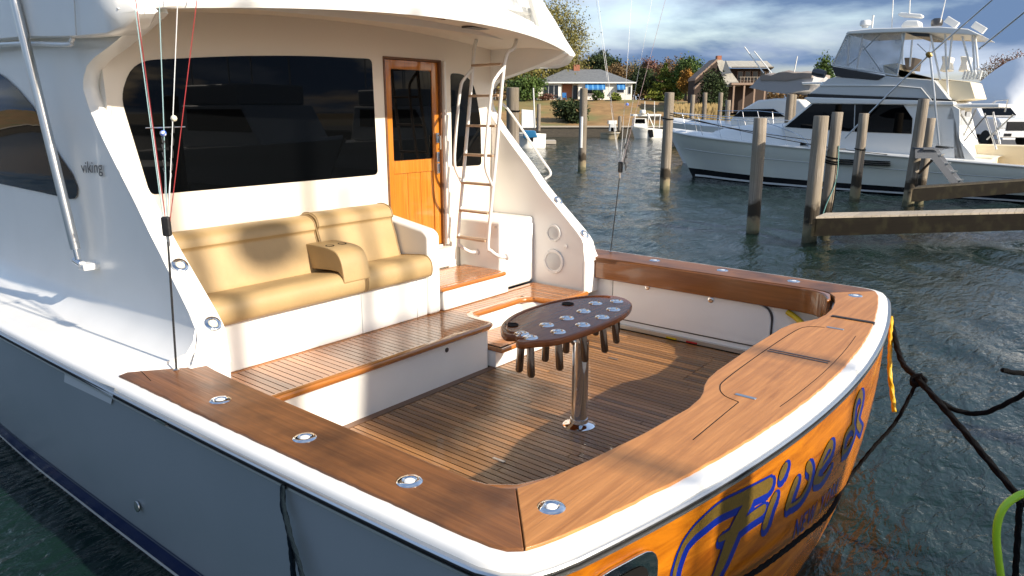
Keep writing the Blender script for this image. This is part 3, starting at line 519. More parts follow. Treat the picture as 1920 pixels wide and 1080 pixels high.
# ================================================================== OTHER BOATS
def hull_rings(bow, stern, beam, zb, zs, rake=1.0, zcut=None, n=22):
    bow, stern = Vector(bow), Vector(stern); ax = (stern - bow); Ln = ax.length; ax.normalize(); sd_ = Vector((-ax.y, ax.x, 0)); R_ = []
    for i in range(n + 1):
        t = (i / n) ** 1.5; h = beam / 2 * interp(t, [(0, .015), (.03, .22), (.08, .44), (.16, .68), (.28, .88), (.42, 1), (1, .95)]); wl = beam / 2 * interp(t, [(0, .005), (.06, .10), (.15, .38), (.28, .70), (.42, .86), (1, .9)])
        z = lerp(zb, zs, t ** .8); sh = []
        for f in (1, .86, .66, .64, .4, .2, .1, 0, -.3):
            zz = z * f if f >= 0 else f; k = max(0, f) ; hb = lerp(wl, h, k ** 1.1) * (1 if f >= 0 else .75); s_ = rake * (1 - t) ** 3 * (1 - k)
            if f == .64: hb -= .012
            sh.append((hb, zz, s_))
        R_.append((bow + ax * Ln * t, ax, sd_, sh))
    return R_
def hull_mesh(rings, lo, hi, both=True):
    m = MB(); 
    for sgn in ((1, -1) if both else (1,)):
        m.loft([[c + ax * s_ + sd_ * (sgn * hb) + UZ * z for hb, z, s_ in sh[lo:hi]] for c, ax, sd_, sh in rings], False, False)
    c, ax, sd_, sh = rings[-1]; top = sh[lo:hi]; m.add([c + sd_ * hb + UZ * z for hb, z, s_ in top] + [c - sd_ * hb + UZ * z for hb, z, s_ in reversed(top)], [tuple(range(2 * len(top)))])
    return m
def deck_mesh(rings, crown=.12, dz=0):
    m = MB(); m.loft([[c + sd_ * (sh[0][0] * f) + UZ * (sh[0][1] + dz + crown * (1 - f * f)) for f in (1, .9, .5, 0, -.5, -.9, -1)] for c, ax, sd_, sh in rings], False, False); return m
def pxpoly(pts, X): return [at_x(px, py, X) for px, py in pts]
def slab(mb, pts, X0, X1):                     # photo outline on the plane X0, given depth to X1
    P = pxpoly(pts, X0); n = len(P); Q = [Vector((X1, p.y, p.z)) for p in P]
    return mb.add(P + Q, [tuple(range(n))[::-1], tuple(range(n, 2 * n))] + [(k, (k + 1) % n, (k + 1) % n + n, k + n) for k in range(n)])

# ---- white sportfishing yacht in the opposite slip (its side stands at X = 24)
Y = thing('sportfishing_yacht', (26.2, 7, 0), 'large white sportfishing yacht with enclosed flying bridge and dark side windows', 'yacht')
XC = 26.2; rg = hull_rings((XC, 15.65, 0), (XC, -1.2, 0), 4.5, 2.02, 1.02, 1.15, n=40)
hull_mesh(rg, 0, 6).build('hull', 'yacht_hull', Y, smooth=True, angle=25)
hull_mesh(rg, 5, 9).build('bottom_paint', 'black_paint', Y, smooth=True)
for sgn in (1, -1):
    b = MB(); b.loft([[c + ax * (s_ + .0) + sd_ * (sgn * (lerp(h1, h2, f) + .012)) + UZ * lerp(z1, z2, f) for f in (.3, .75)] for c, ax, sd_, sh in rg[3:] for (h1, z1, s_), (h2, z2, _) in [(sh[6], sh[7])]], False, False); b.build('boot_stripe', 'stripe_white', Y)
    b = MB(); b.tube([c + sd_ * (sgn * (sh[0][0] + .02)) + UZ * (sh[0][1] - .02) for c, ax, sd_, sh in rg], .045, 6); b.build('rub_rail', 'yacht_white', Y, smooth=True)
    b = MB(); b.tube([c + ax * sh[3][2] + sd_ * (sgn * (sh[3][0] + .012)) + UZ * sh[3][1] for c, ax, sd_, sh in rg[4:]], .014, 5); b.build('knuckle', 'yacht_grey', Y)
deck_mesh([r for r in rg if r[0].y > 3.0]).build('foredeck', 'yacht_white', Y, smooth=True)
b = MB(); rows = []
for yy, hw, zt in ((13.6, .25, 1.98), (13.0, .75, 2.14), (12.0, 1.15, 2.26), (10.8, 1.45, 2.34), (9.9, 1.6, 2.36), (9.3, 1.62, 2.36)):
    zb_ = lerp(2.02, 1.02, ((15.65 - yy) / 16.85) ** .8) + .02; rows.append([(XC - hw - .25, yy, zb_), (XC - hw, yy, lerp(zb_, zt, .8)), (XC - hw + .25, yy, zt), (XC, yy, zt + .06), (XC + hw - .25, yy, zt), (XC + hw, yy, lerp(zb_, zt, .8)), (XC + hw + .25, yy, zb_)])
b.loft(rows, False, False); b.build('cabin_trunk', 'yacht_white', Y, smooth=True)
b = MB(); slab(b, [(1464, 240), (1520, 193), (1786, 193), (1800, 255), (1812, 300), (1700, 296), (1560, 278), (1470, 262)], 24.42, 27.98); b.build('deckhouse', 'yacht_white', Y, bevel=.04)
for X_ in (24.40, 27.99):
    wn_ = MB(); slab(wn_, [(1472, 238), (1524, 195), (1602, 195.5), (1600, 247)], X_, X_ + .03); wn_.build('window', 'glass_black', Y)
    wn_ = MB(); slab(wn_, [(1604, 195.5), (1694, 197), (1711, 222), (1709, 251), (1602, 247)], X_, X_ + .03); wn_.build('window', 'glass_black', Y)
b = MB(); slab(b, [(1507, 184), (1513, 182), (1788, 190), (1789, 197), (1520, 194)], 24.28, 28.12); b.build('roof_brow', 'yacht_white', Y, bevel=.03)
b = MB(); slab(b, [(1515, 176), (1780, 186.5), (1787, 190.5), (1513, 182.5)], 24.32, 28.08); b.build('black_band', 'black_paint', Y)
b = MB(); slab(b, [(1517, 176), (1536, 162), (1552, 148), (1568, 144), (1645, 150), (1660, 143), (1752, 150), (1781, 187)], 24.36, 28.04); b.build('bridge_side', 'yacht_grey', Y, bevel=.03)
b = MB(); slab(b, [(1559, 124), (1658, 142.5), (1647, 150), (1567, 143.5)], 24.33, 28.07); b.build('bridge_windscreen', 'black_paint', Y)
b = MB(); b.tube(pxpoly([(1538, 160), (1678, 160.5), (1727, 165), (1752, 195)], 24.33), .022, 6); b.build('trim_line', 'yacht_white', Y)
for X_ in (24.7, 27.7):
    for k, pts in enumerate(([(1560, 123), (1588, 65), (1617, 64), (1606, 131)], [(1607, 131), (1618, 64), (1696, 60), (1682, 143)])):
        b = MB(); slab(b, pts, X_, X_ + .006); b.build('vinyl_panel', 'clear_vinyl', Y)
    for pts in ([(1560, 123), (1588, 65)], [(1592, 66), (1589, 122)], [(1618, 64), (1606, 131)], [(1697, 60), (1682, 143)], [(1560, 122), (1606, 130), (1682, 142)]):
        b = MB(); b.tube(pxpoly(pts, X_ - .02), .03, 6); b.build('frame_seam', 'yacht_grey', Y)
    for pts in ([(1618, 86), (1653, 135)], [(1650, 64), (1618, 95)], [(1590, 122), (1608, 108)]):
        b = MB(); b.tube(pxpoly(pts, X_ + .25), .022, 6); b.build('brace', 'brushed', Y)
    for pts in ([(1772, 58), (1774, 120), (1778, 180)], [(1786, 58), (1778, 130)], [(1745, 66), (1763, 150)], [(1823, 62), (1827, 130), (1830, 140)], [(1804, 68), (1822, 135)], [(1828, 62), (1834, 128)], [(1692, 62), (1692, 120)], [(1710, 75), (1706, 125)]):
        b = MB(); b.tube(pxpoly(pts, X_), .032, 8); b.build('tower_leg', 'yacht_white', Y)
b = MB(); b.add([at_x(1560, 123, 24.72), at_x(1588, 65, 24.72), Vector((27.68, at_x(1588, 65, 24.72).y, at_x(1588, 65, 24.72).z)), Vector((27.68, at_x(1560, 123, 24.72).y, at_x(1560, 123, 24.72).z))], [(0, 1, 2, 3)]); b.build('vinyl_panel', 'clear_vinyl', Y)
b = MB(); slab(b, [(1585, 64), (1590, 58), (1640, 53), (1760, 50), (1815, 54), (1841, 66), (1826, 66), (1770, 63), (1700, 60)], 24.5, 27.9); b.build('hardtop', 'yacht_white', Y, bevel=.03)
b = MB(); slab(b, [(1697, 61), (1742, 60), (1744, 69), (1716, 68)], 24.75, 27.6); b.build('electronics_box', 'black_paint', Y)
# hardtop gear
def lat(name, px, py, X_, prof, m, axis=(0, 0, 1)): b = MB(); b.lathe(prof, at_x(px, py, X_), axis, 14); return b.build(name, m, Y, smooth=True)
lat('dome', 1622, 52, 26.2, [(.10, 0), (.12, .05), (.2, .09), (.2, .2), (.16, .26), (.02, .27)], 'yacht_white'); lat('light_mast', 1635, 52, 26.2, [(.03, 0), (.03, .36), (.035, .38), (.035, .44)], 'yacht_white')
b = MB(); slab(b, [(1688, 51), (1692, 42), (1700, 38), (1722, 38), (1724, 50)], 25.8, 26.5); b.build('radar_pedestal', 'yacht_white', Y, bevel=.05); b = MB(); slab(b, [(1683, 25), (1690, 23), (1727, 26), (1731, 30), (1727, 34), (1690, 31), (1684, 29)], 26.0, 26.3); b.build('radar_scanner', 'yacht_white', Y, bevel=.04)
lat('horn', 1756, 49, 26.2, [(.17, 0), (.19, .08), (.19, .2), (.12, .26)], 'dark_metal')
for px, py in ((1785, 42), (1836, 52)): b = MB(); c = at_x(px, py, 25.4); b.obox(c, (.12, 0, 0), (0, .18, .12), (0, -.06, .09)); b.build('flood_light', 'yacht_white', Y, bevel=.02)
for pts in ([(1672, 52), (1676, -30)], [(1705, 26), (1708, -40)], [(1763, 42), (1775, -10)]):
    b = MB(); b.tube(pxpoly(pts, 26.0), [.022, .012], 6); b.build('antenna', 'yacht_white', Y)
# bridge interior, seats, rocket launchers
b = MB(); slab(b, [(1655, 122), (1682, 118), (1690, 142), (1745, 146), (1790, 150), (1820, 153), (1830, 185), (1790, 190), (1782, 186), (1752, 149), (1660, 142)], 24.9, 27.5); b.build('bridge_coaming', 'yacht_cream', Y, bevel=.03)
b = MB(); slab(b, [(1695, 108), (1716, 108), (1712, 132), (1698, 130)], 25.6, 26.8); b.build('helm_console', 'tarp_tan', Y, bevel=.03)
for px in (1765, 1800): b = MB(); slab(b, [(px, 105), (px + 18, 106), (px + 14, 118), (px + 16, 132), (px - 4, 134), (px + 2, 118)], 25.4, 26.3); b.build('helm_chair', 'yacht_white', Y, bevel=.04)
for k in range(6): b = MB(); b.tube(pxpoly([(1805 + k * 6.2, 149), (1810 + k * 6.2, 132)], 25.0), .035, 8); b.build('rod_holder', 'yacht_white', Y)
# aft bulkhead, cockpit
b = MB(); b.box(24.5, 27.9, 4.32, 4.4, 1.0, 3.0); b.build('aft_bulkhead', 'yacht_cream', Y)
b = MB(); b.box(25.3, 26.2, 4.28, 4.33, 1.45, 2.9); b.build('saloon_door', 'glass_black', Y); b = MB(); b.box(26.55, 27.5, 4.28, 4.33, 2.2, 2.85); b.build('saloon_window', 'glass_black', Y)
b = MB(); b.box(24.5, 27.9, 3.1, 4.45, 2.98, 3.12); b.build('bridge_overhang', 'yacht_white', Y, bevel=.04)
for X_ in (24.42, 27.9):
    b = MB(); slab(b, [(1785, 196), (1800, 205), (1800, 262), (1830, 300), (1872, 306), (1790, 301), (1745, 294)], X_, X_ + .08); b.build('cockpit_wing', 'yacht_white', Y, bevel=.02)
    b = MB(); b.box(X_ - .25 if X_ < 26 else X_, X_ + .1 if X_ < 26 else X_ + .25, -1.1, 3.9, .95, 1.1); b.build('coaming', 'yacht_white', Y, bevel=.03)
b = MB(); b.box(24.4, 28.0, -1.1, 4.3, .5, .55); b.build('cockpit_sole', 'yacht_cream', Y)
b = MB(); b.box(24.9, 26.3, 3.1, 4.2, .55, 1.35); b.build('bait_station', 'yacht_cream', Y, bevel=.03); b = MB(); b.box(26.9, 27.6, 2.2, 4.25, .55, 1.7); b.build('tackle_locker', 'yacht_cream', Y, bevel=.03)
for pts in ([(1855, 198), (1868, 189), (1890, 187), (1884, 210)], [(1850, 262), (1900, 215)], [(1800, 212), (1832, 262)], [(1830, 205), (1803, 262)], [(1846, 212), (1868, 280)], [(1862, 210), (1875, 270)]):
    b = MB(); b.tube(pxpoly(pts, 25.2), .028, 6); b.build('cockpit_frame', 'brushed', Y)
b = MB(); b.tube([at_x(1790, 285, 25.0), at_x(1850, 215, 25.0)], .02, 6); b.build('fishing_rod', 'dark_metal', Y)
for pts, r_ in (([(1584, 259), (1664, 178), (1742, 103), (1880, -18)], .03), ([(1744, 104), (1752, 180), (1761, 272)], .035), ([(1720, 82), (1742, 103), (1745, 80)], .015), ([(1835, 92), (1960, -10)], .035)):
    b = MB(); b.tube(pxpoly(pts, 24.2), r_, 8); b.build('outrigger', 'brushed', Y, smooth=True)
b = MB(); b.lathe([(.06, -.1), (.1, 0), (.06, .1)], at_x(1742, 103, 24.2), (0, 1, 1), 10); b.build('outrigger_joint', 'gold', Y)
# bow rails
def rail_pt(yy, dz):
    t = (15.65 - yy) / 16.85; i = min(range(len(rg)), key=lambda k: abs(rg[k][0].y - yy)); return rg[i][3][0][0], lerp(2.02, 1.02, max(t, 0) ** .8) + dz
for sgn in (-1, 1):
    ys = [15.7, 15.2, 14.6, 13.8, 12.8, 11.8, 10.8, 9.9, 9.2, 8.8]
    for f, nm in ((1, 'bow_rail'), (.55, 'bow_rail')):
        pts = []
        for i, yy in enumerate(ys):
            hb, z = rail_pt(min(yy, 15.6), 0); hh = .80 * f if i < 7 else (.62, .38, .05)[i - 7] * f; pts.append(Vector((XC + sgn * max(.03, hb - .12), yy, z + hh)))
        b = MB(); b.tube(smooth_path(pts, 3), .016, 6); b.build(nm, 'chrome', Y)
    for yy in (14.9, 13.9, 12.9, 11.9, 10.9, 10.0):
        hb, z = rail_pt(yy, 0); b = MB(); b.tube([(XC + sgn * max(.03, hb - .1), yy - .25, z), (XC + sgn * max(.03, hb - .12), yy, z + .78)], .014, 6); b.build('stanchion', 'chrome', Y)
b = MB(); c = at_x(1535, 137, 25.2); b.lathe([(.14, -.25), (.16, .0), (.13, .22)], c, (0, 1, .25), 14); b.build('searchlight', 'dark_metal', Y, smooth=True)
b = MB(); b.box(25.0, 27.4, 8.2, 9.0, 3.55, 3.95); b.build('bridge_front', 'yacht_white', Y, bevel=.08)
for k in range(3): b = MB(); slab(b, [(1560, 297.5 + k * 4), (1668, 302.5 + k * 3.6), (1668, 304.5 + k * 3.6), (1562, 300 + k * 4)], 23.93, 24.08); b.build('hull_vent', 'black_paint', Y)

for k_, (q0, q1, sg) in enumerate(((at_d(1256, 212, 23.2), at_x(1664, 290, 23.95), .25), (at_d(1256, 216, 23.2), at_x(1520, 262, 23.9), .12))):
    b = MB(); b.tube([q0.lerp(q1, t / 10) - UZ * sg * 4 * (t / 10) * (1 - t / 10) * .6 for t in range(11)], .014, 6); tag(b.build('mooring_line', 'rope_black'), ['long dark mooring line along the yacht side to the vents', 'short dark mooring line from the capped piling to the yacht foredeck'][k_], 'rope')
# ---- tarp-covered cruiser beyond
Y2 = thing('tarp_covered_cruiser', (34, 14, 0), 'white motor cruiser under a sagging tan and grey tarpaulin behind the yacht', 'motorboat')
rg2 = hull_rings((34, 20.2, 0), (34, 6.0, 0), 4.2, 2.3, 1.75, 1.4, n=24); hull_mesh(rg2, 0, 9).build('hull', 'yacht_white', Y2, smooth=True); deck_mesh(rg2, .25).build('deck', 'yacht_white', Y2, smooth=True)
b = MB(); slab(b, [(1368, 226), (1382, 210), (1420, 188), (1455, 184), (1500, 186), (1545, 235), (1545, 250), (1370, 245)], 32.4, 35.6); b.build('cabin', 'yacht_white', Y2, bevel=.12)
b = MB(); slab(b, [(1374, 219), (1392, 205), (1450, 204), (1472, 219)], 32.36, 32.42); b.build('cabin_window', 'glass_black', Y2)
b = MB(); rows = []; rnd = random.Random(3)
for i in range(9):
    X_ = lerp(32.5, 35.5, i / 8); k = math.sin(math.pi * i / 8); ring = []
    for px, py in ((1406, 164), (1412, 158), (1424, 146), (1432, 141), (1445, 143), (1460, 139), (1475, 137), (1490, 140), (1505, 137), (1520, 140), (1524, 150), (1515, 168), (1500, 174), (1470, 176), (1440, 170)):
        p = at_x(px + rnd.uniform(-3.5, 3.5), py - 3 * k + rnd.uniform(-3, 3), 32.5); ring.append((X_, p.y, p.z))
    rows.append(ring)
b.loft(rows); b.build('tarpaulin_skirt', 'tarp_grey', Y2, smooth=True, angle=60)
b = MB(); rows = []
for i in range(9):
    X_ = lerp(32.42, 35.58, i / 8); k = math.sin(math.pi * i / 8); ring = []
    for px, py in ((1424, 150), (1426, 143), (1433, 139), (1446, 141), (1460, 137), (1476, 134), (1490, 137.5), (1505, 134.5), (1521, 138), (1520, 145), (1500, 147), (1475, 150), (1450, 148)):
        p = at_x(px + rnd.uniform(-2, 2), py - 3 * k + rnd.uniform(-2.5, 2.5), 32.42); ring.append((X_, p.y, p.z))
    rows.append(ring)
b.loft(rows); b.build('tarpaulin', 'tarp_tan', Y2, smooth=True, angle=60)
for pts in ([(1432, 137), (1396, 88)], [(1447, 137), (1414, 96)], [(1478, 176), (1486, 138)], [(1489, 135), (1495, 105)]): b = MB(); b.tube(pxpoly(pts, 32.6), .03, 6); b.build('antenna', 'yacht_white', Y2)
b = MB(); slab(b, [(1502, 154), (1541, 153), (1541, 158), (1504, 159)], 32.3, 35.7); b.build('hardtop', 'yacht_white', Y2, bevel=.04)
for pts in ([(1346, 208), (1420, 208), (1470, 213)], [(1368, 226), (1368, 208)], [(1395, 226), (1392, 208)], [(1425, 230), (1420, 208)], [(1450, 232), (1448, 210)]): b = MB(); b.tube(pxpoly(pts, 32.0), .02, 6); b.build('rail', 'chrome', Y2)

# ---- shrink-wrapped boat ashore
WR = thing('shrink_wrapped_boat', dl(48, 31, 1.16), 'boat ashore under white shrink-wrap at the right edge', 'boat')
b = MB(); rows = []
for D_, k in ((45.5, .55), (46, .8), (47, .95), (48.5, 1.0), (50, .95), (51, .8), (51.5, .55)):
    ring = []
    for px, py in ((1832, 268), (1834, 215), (1842, 178), (1862, 158), (1885, 137), (1905, 121), (1930, 104), (1985, 84), (2060, 92), (2110, 150), (2120, 268)):
        p = at_d(px, py, 48); p = p + FWD * (D_ - 48); p.z = 1.2 + (p.z - 1.2) * k; ring.append(p)
    rows.append(ring)
b.loft(rows); b.build('shrink_wrap', 'wrap', WR, smooth=True, angle=70)
# ---- pickup truck
TR = thing('pickup_truck', dl(36, 24.6, 1.16), 'white pickup truck with black grille parked at the right edge', 'truck')
def tk(x, y, z): return dl(36, 23.6, 1.16) + RGT * x + FWD * y + UZ * z
def tbox(mb, x0, x1, y0, y1, z0, z1): mb.obox(tk((x0 + x1) / 2, (y0 + y1) / 2, (z0 + z1) / 2), RGT * (x1 - x0) / 2, FWD * (y1 - y0) / 2, UZ * (z1 - z0) / 2); return mb
b = MB(); b.prism([(0, .55), (0, 1.25), (.25, 1.38), (1.5, 1.45), (2.2, 2.05), (3.6, 2.05), (3.75, 1.45), (5.6, 1.4), (5.6, .55)], lambda u, v, w_: tk(w_, u, v), 0, 2.0); b.build('body', 'truck_white', TR, bevel=.07)
tbox(MB(), .35, 1.65, -.05, .03, .78, 1.22).build('grille', 'grille', TR, bevel=.03); tbox(MB(), -.03, 2.03, -.16, .1, .45, .74).build('bumper', 'truck_white', TR, bevel=.05)
for x in (.04, 1.68): tbox(MB(), x, x + .28, -.04, .1, .9, 1.18).build('headlight', 'lamp_glass', TR, bevel=.03)
for x in (.2, 1.45): tbox(MB(), x, x + .35, -.18, -.1, .52, .66).build('fog_light', 'grille', TR)
b = MB(); b.add([tk(.2, 1.52, 1.5), tk(1.8, 1.52, 1.5), tk(1.72, 2.15, 2.0), tk(.28, 2.15, 2.0)], [(0, 1, 2, 3)]); b.build('windscreen', 'glass_black', TR)
for x in (-.02, 1.78):
    for y in (.95, 4.6): b = MB(); b.lathe([(.2, 0), (.38, 0), (.4, .04), (.4, .2), (.38, .24), (.2, .24)], tk(x, y, .4), RGT, 18); wl_ = b.build('wheel', 'tyre', TR, smooth=True)
# ---- small boats by the seawall
def small_boat(name, px0, px1, D, zb, zs, beam, label, hullm, extra=None):
    a = dl(D, D * (px0 - 960) / 1400); c = dl(D + 1.5, D * (px1 - 960) / 1400); o = thing(name, (a + c) / 2, label, 'boat', 'small boats by the seawall'); r_ = hull_rings(a, c, beam, zb, zs, .5, n=12)
    hull_mesh(r_, 0, 9).build('hull', hullm, o, smooth=True); deck_mesh(r_, .05, -.12).build('deck', 'yacht_white', o, smooth=True)
    if extra: extra(o, D)
    return o
def dslab(o, D, pts, name, m, t=1.2, bev=.03): b = MB(); b.prism(pts, lambda u, v, w_: at_d(u, v, D) + FWD * w_, 0, t); return b.build(name, m, o, bevel=bev)
def work(o, D):
    dslab(o, D, [(1188, 214), (1240, 214), (1240, 218), (1187, 218)], 'hardtop', 'yacht_white', 2.2); dslab(o, D, [(1190, 222), (1212, 222), (1214, 240), (1188, 241)], 'wheelhouse', 'yacht_white', 1.6); dslab(o, D - .05, [(1192, 223), (1209, 223), (1210, 231), (1191, 231)], 'window', 'glass_black', .04, 0)
    for x, y in ((1189, 238), (1214, 240), (1236, 240), (1226, 240)): b = MB(); b.tube([at_d(x, y, D), at_d(x + 2, 216, D)], .05, 6); b.build('hardtop_post', 'yacht_white', o)
    b = MB(); b.lathe([(.3, 0), (.34, .15), (.3, .35), (.1, .4)], at_d(1205, 213, D), (0, 0, 1), 12); b.build('radome', 'yacht_white', o, smooth=True)
    for x in (1209, 1227): b = MB(); b.tube([at_d(x, 214, D), at_d(x, 190, D)], .04, 5); b.build('antenna', 'yacht_white', o)
    b = MB(); b.tube([at_d(1214, 212, D), at_d(1226, 240, D)], .06, 6); b.build('boom', 'yacht_white', o)
    dslab(o, D - .4, [(1214, 243), (1224, 243), (1226, 257), (1218, 258)], 'outboard', 'black_paint', .5)
small_boat('workboat', 1184, 1246, 79, 1.3, .9, 2.3, 'white workboat with hardtop and radar dome moored at the seawall', 'yacht_white', work)
def skf(o, D):
    dslab(o, D, [(1141, 226), (1157, 226), (1157, 233), (1141, 233)], 'cabin_top', 'yacht_white', 1.0); dslab(o, D, [(1144, 233), (1155, 233), (1156, 246), (1143, 246)], 'console', 'yacht_grey', .8); dslab(o, D - .05, [(1146, 239), (1153, 239), (1153, 246), (1146, 246)], 'window', 'glass_black', .03, 0)
small_boat('skiff', 1162, 1140, 78, .7, .6, 1.7, 'small tan skiff with a white cabin top left of the workboat', 'skiff_tan', skf)
def blu(o, D):
    dslab(o, D, [(978, 205), (1003, 207), (1004, 240), (978, 240)], 'console', 'yacht_white', 1.0); b = MB(); b.tube([at_d(1003, 240, D), at_d(1000, 165, D)], .05, 5); b.build('antenna', 'yacht_white', o)
small_boat('outboard_boat', 960, 1012, 58, 1.3, 1.1, 2.0, 'white outboard boat with a blue motor cover beside the thick grey piling', 'yacht_white', blu)
o = thing('outboard_motor', dl(57, 57 * 38 / 1400, .8), 'bright blue outboard motor on the boat beside the thick grey piling', 'motor'); dslab(o, 56.8, [(979, 244), (1004, 245), (1008, 258), (982, 260)], 'cowling', 'blue_hull', .6, .08); dslab(o, 57, [(990, 258), (1000, 258), (1000, 266), (992, 266)], 'leg', 'black_paint', .3)
o = thing('float', dl(66, 66 * 60 / 1400), 'small pale green float beside the thin dark post', 'float'); b = MB(); b.obox(dl(66, 66 * 62 / 1400, .18), RGT * .95, FWD * 1.2, UZ * .14); b.build('deck', 'cap_wood', o); b = MB(); b.obox(dl(66, 66 * 62 / 1400, -.05), RGT * .9, FWD * 1.1, UZ * .09); b.build('flotation', 'rubber', o)
bk = thing('bicycle', dl(66.2, 66.2 * 40 / 1400, .32), 'bicycle leaning at the float', 'bicycle')
for px in (995, 1003): b = MB(); c = at_d(px, 239, 66); b.tube([c + RGT * math.cos(a * .5) * .3 + UZ * math.sin(a * .5) * .3 for a in range(14)], .03, 5); b.build('wheel', 'dark_metal', bk)
b = MB(); b.tube([at_d(995, 239, 66), at_d(998, 229, 66), at_d(1004, 229, 66), at_d(1003, 239, 66), at_d(999, 239, 66), at_d(998, 229, 66)], .03, 5); b.build('frame', 'dark_metal', bk)

# ================================================================== THE BIG BOAT
B = thing('sportfishing_boat', (0, 5, 0), 'big white and grey sportfishing boat filling the foreground, teak cockpit and wood-grained transom', 'boat')
ZC, ZS, ZM, YB = 1.33, 0.55, 0.98, 5.6          # coaming top, cockpit sole, mezzanine, saloon bulkhead
tran = lambda x: 1.11 + .052 * x * x
OFF = [(-.5, -.22), (0, -.06), (.2, -.008), (.5, .044), (.8, .071), (1.2, .08), (1.4, .08)]
off = lambda z: interp(z, OFF)
sheer = lambda y: .02 * max(0, y - 7) ** 1.5
# outline of the outer teak edge: port bow -> port quarter -> transom -> starboard quarter -> starboard bow
side = [(-.05, 17.2), (-.9, 15.9), (-1.75, 13.8), (-2.35, 11.2), (-2.62, 8.8), (-2.70, 7.0), (-2.70, 5.6), (-2.685, 4.5), (-2.665, 3.4), (-2.64, 2.5), (-2.615, 1.85)]
side = [tuple(p.xy) for p in smooth_path([(x, y, 0) for x, y in side], 4)]
corner = [(-2.605, 1.66), (-2.60, 1.58), (-2.58, 1.51), (-2.54, 1.465), (-2.47, 1.435)]
trn = [(x, tran(x)) for x in [lerp(-2.38, 2.38, i / 24) for i in range(25)]]
mir = lambda ps: [(-x, y) for x, y in reversed(ps)]
def sweep(path, prof, zoff=True):
    rows = []
    for i, (x, y) in enumerate(path):
        a = Vector(path[max(i - 1, 0)]); b_ = Vector(path[min(i + 1, len(path) - 1)]); t = (b_ - a).normalized(); n = Vector((t.y, -t.x))
        if n.dot(Vector((x, y - 4))) < 0: n = -n
        dz = sheer(y) if zoff else 0; rows.append([(x + n.x * o_, y + n.y * o_, z + (dz if z > .3 else dz * max(0, z) / .3)) for o_, z in prof])
    m = MB(); m.loft(rows, False, False); return m
hp = [(off(z), z) for z in (1.245, 1.0, .8, .6, .4, .2, .0, -.2, -.5)]
port = side + corner[:3]; stern = corner[2:] + trn + mir(corner)[:3]; stbd = mir(side + corner[:3])
hullp = sweep(port, hp).build('hull', 'hull_grey', B, smooth=True, angle=60); tag(hullp, 'glossy grey-blue topsides')
hulls = sweep(stbd, hp).build('hull', 'hull_grey', B, smooth=True, angle=60)
TRN = sweep(stern, hp[:7]).build('transom', 'transom_wood', B, smooth=True, angle=60); tag(TRN, 'glossy orange wood-grained transom with script lettering')
sweep(stern, hp[6:]).build('transom_bottom', 'navy', B, smooth=True)
full = port + stern[1:-1] + stbd
for path, ho in ((port, hullp), (stbd, hulls)):
    sweep(path, [(off(z) + .004, z) for z in (.265, .2, .14, .095)]).build('boot_stripe', 'navy', ho, smooth=True); sweep(path, [(off(z) + .004, z) for z in (.292, .28)]).build('pin_stripe', 'navy', ho)
    sweep(path, [(off(z) + .005, z) for z in (.091, .05)]).build('white_stripe', 'stripe_white', ho)
    sweep(path, [(off(z) + .004, z) for z in (.048, 0, -.1, -.45)]).build('antifouling', 'black_paint', ho)
sweep(full, [(-.03, 1.27), (-.008, 1.312), (-.004, 1.317), (.048, 1.319), (.064, 1.313), (.073, 1.301), (.077, 1.285), (.077, 1.25), (.07, 1.24)]).build('covering_rail', 'gelcoat', B, smooth=True, angle=35)
sweep(full, [(.074, 1.2665), (.088, 1.265), (.091, 1.258), (.088, 1.251), (.074, 1.249)]).build('rub_rail', 'rubber', B, smooth=True)
sweep(full, [(.074, 1.285), (.096, 1.284), (.103, 1.276), (.096, 1.268), (.074, 1.267)]).build('rub_strip', 'brushed', B, smooth=True)
sweep(full, [(.074, 1.2485), (.097, 1.247), (.099, 1.236), (.074, 1.234)]).build('rub_strip', 'brushed', B, smooth=True)
# through-hull fitting, tape patch
def hull_pt(px, py, o_=0.0, X_=-2.7): return at_x(px, py, X_) - Vector((o_, 0, 0))
p = at_x(259, 949, -2.735); b = MB(); b.lathe([(.012, 0), (.03, 0), (.036, .006), (.034, .012), (.018, .014)], p + Vector((.0, 0, 0)), (-1, 0, .05), 16); b.build('through_hull', 'brushed', hullp, smooth=True)
b = MB(); P = [at_x(x, y, -2.775) for x, y in ((122, 692), (215, 728), (208, 758), (120, 716))]; b.add(P, [(0, 1, 2, 3)]); b.build('tape_patch', 'tape', hullp)
for px, py in ((305, 790),): p = at_x(px, py, -2.765); b = MB(); b.box(p.x - .012, p.x + .02, p.y - .05, p.y + .05, p.z - .012, p.z + .006); b.build('rail_joint', 'brushed', B)

# ---- teak covering boards
zp = lambda u, v, w_: (u, v, w_)
def ragged(ps, step=.035, amp=.011):       # varnish worn back unevenly along the outer edge
    o_ = []
    for a, c in zip(ps, ps[1:]):
        a, c = Vector(a), Vector(c); k_ = max(1, int((c - a).length / step)); t = (c - a).normalized(); n_ = Vector((t.y, -t.x)); n_ = -n_ if n_.dot(Vector((a.x, a.y - 4))) > 0 else n_
        for i in range(k_):
            p = a.lerp(c, i / k_); f_ = mnoise.noise(Vector((p.x * 9, p.y * 9, 3))) * .6 + mnoise.noise(Vector((p.x * 31, p.y * 31, 7))) * .6; o_.append(tuple(p + n_ * amp * max(-.1, f_)))
    return o_ + [tuple(ps[-1])]
pb = ragged([(-2.684, 4.5), (-2.664, 3.4), (-2.639, 2.5), (-2.614, 1.85), (-2.604, 1.66), (-2.595, 1.58), (-2.575, 1.515), (-2.535, 1.466)]) + [ (-2.213, 1.766), (-2.25, 1.82), (-2.275, 1.92), (-2.28, 2.2), (-2.28, 3.0), (-2.28, 3.8), (-2.265, 4.15), (-2.235, 4.4), (-2.20, 4.58), (-2.23, 4.64)]
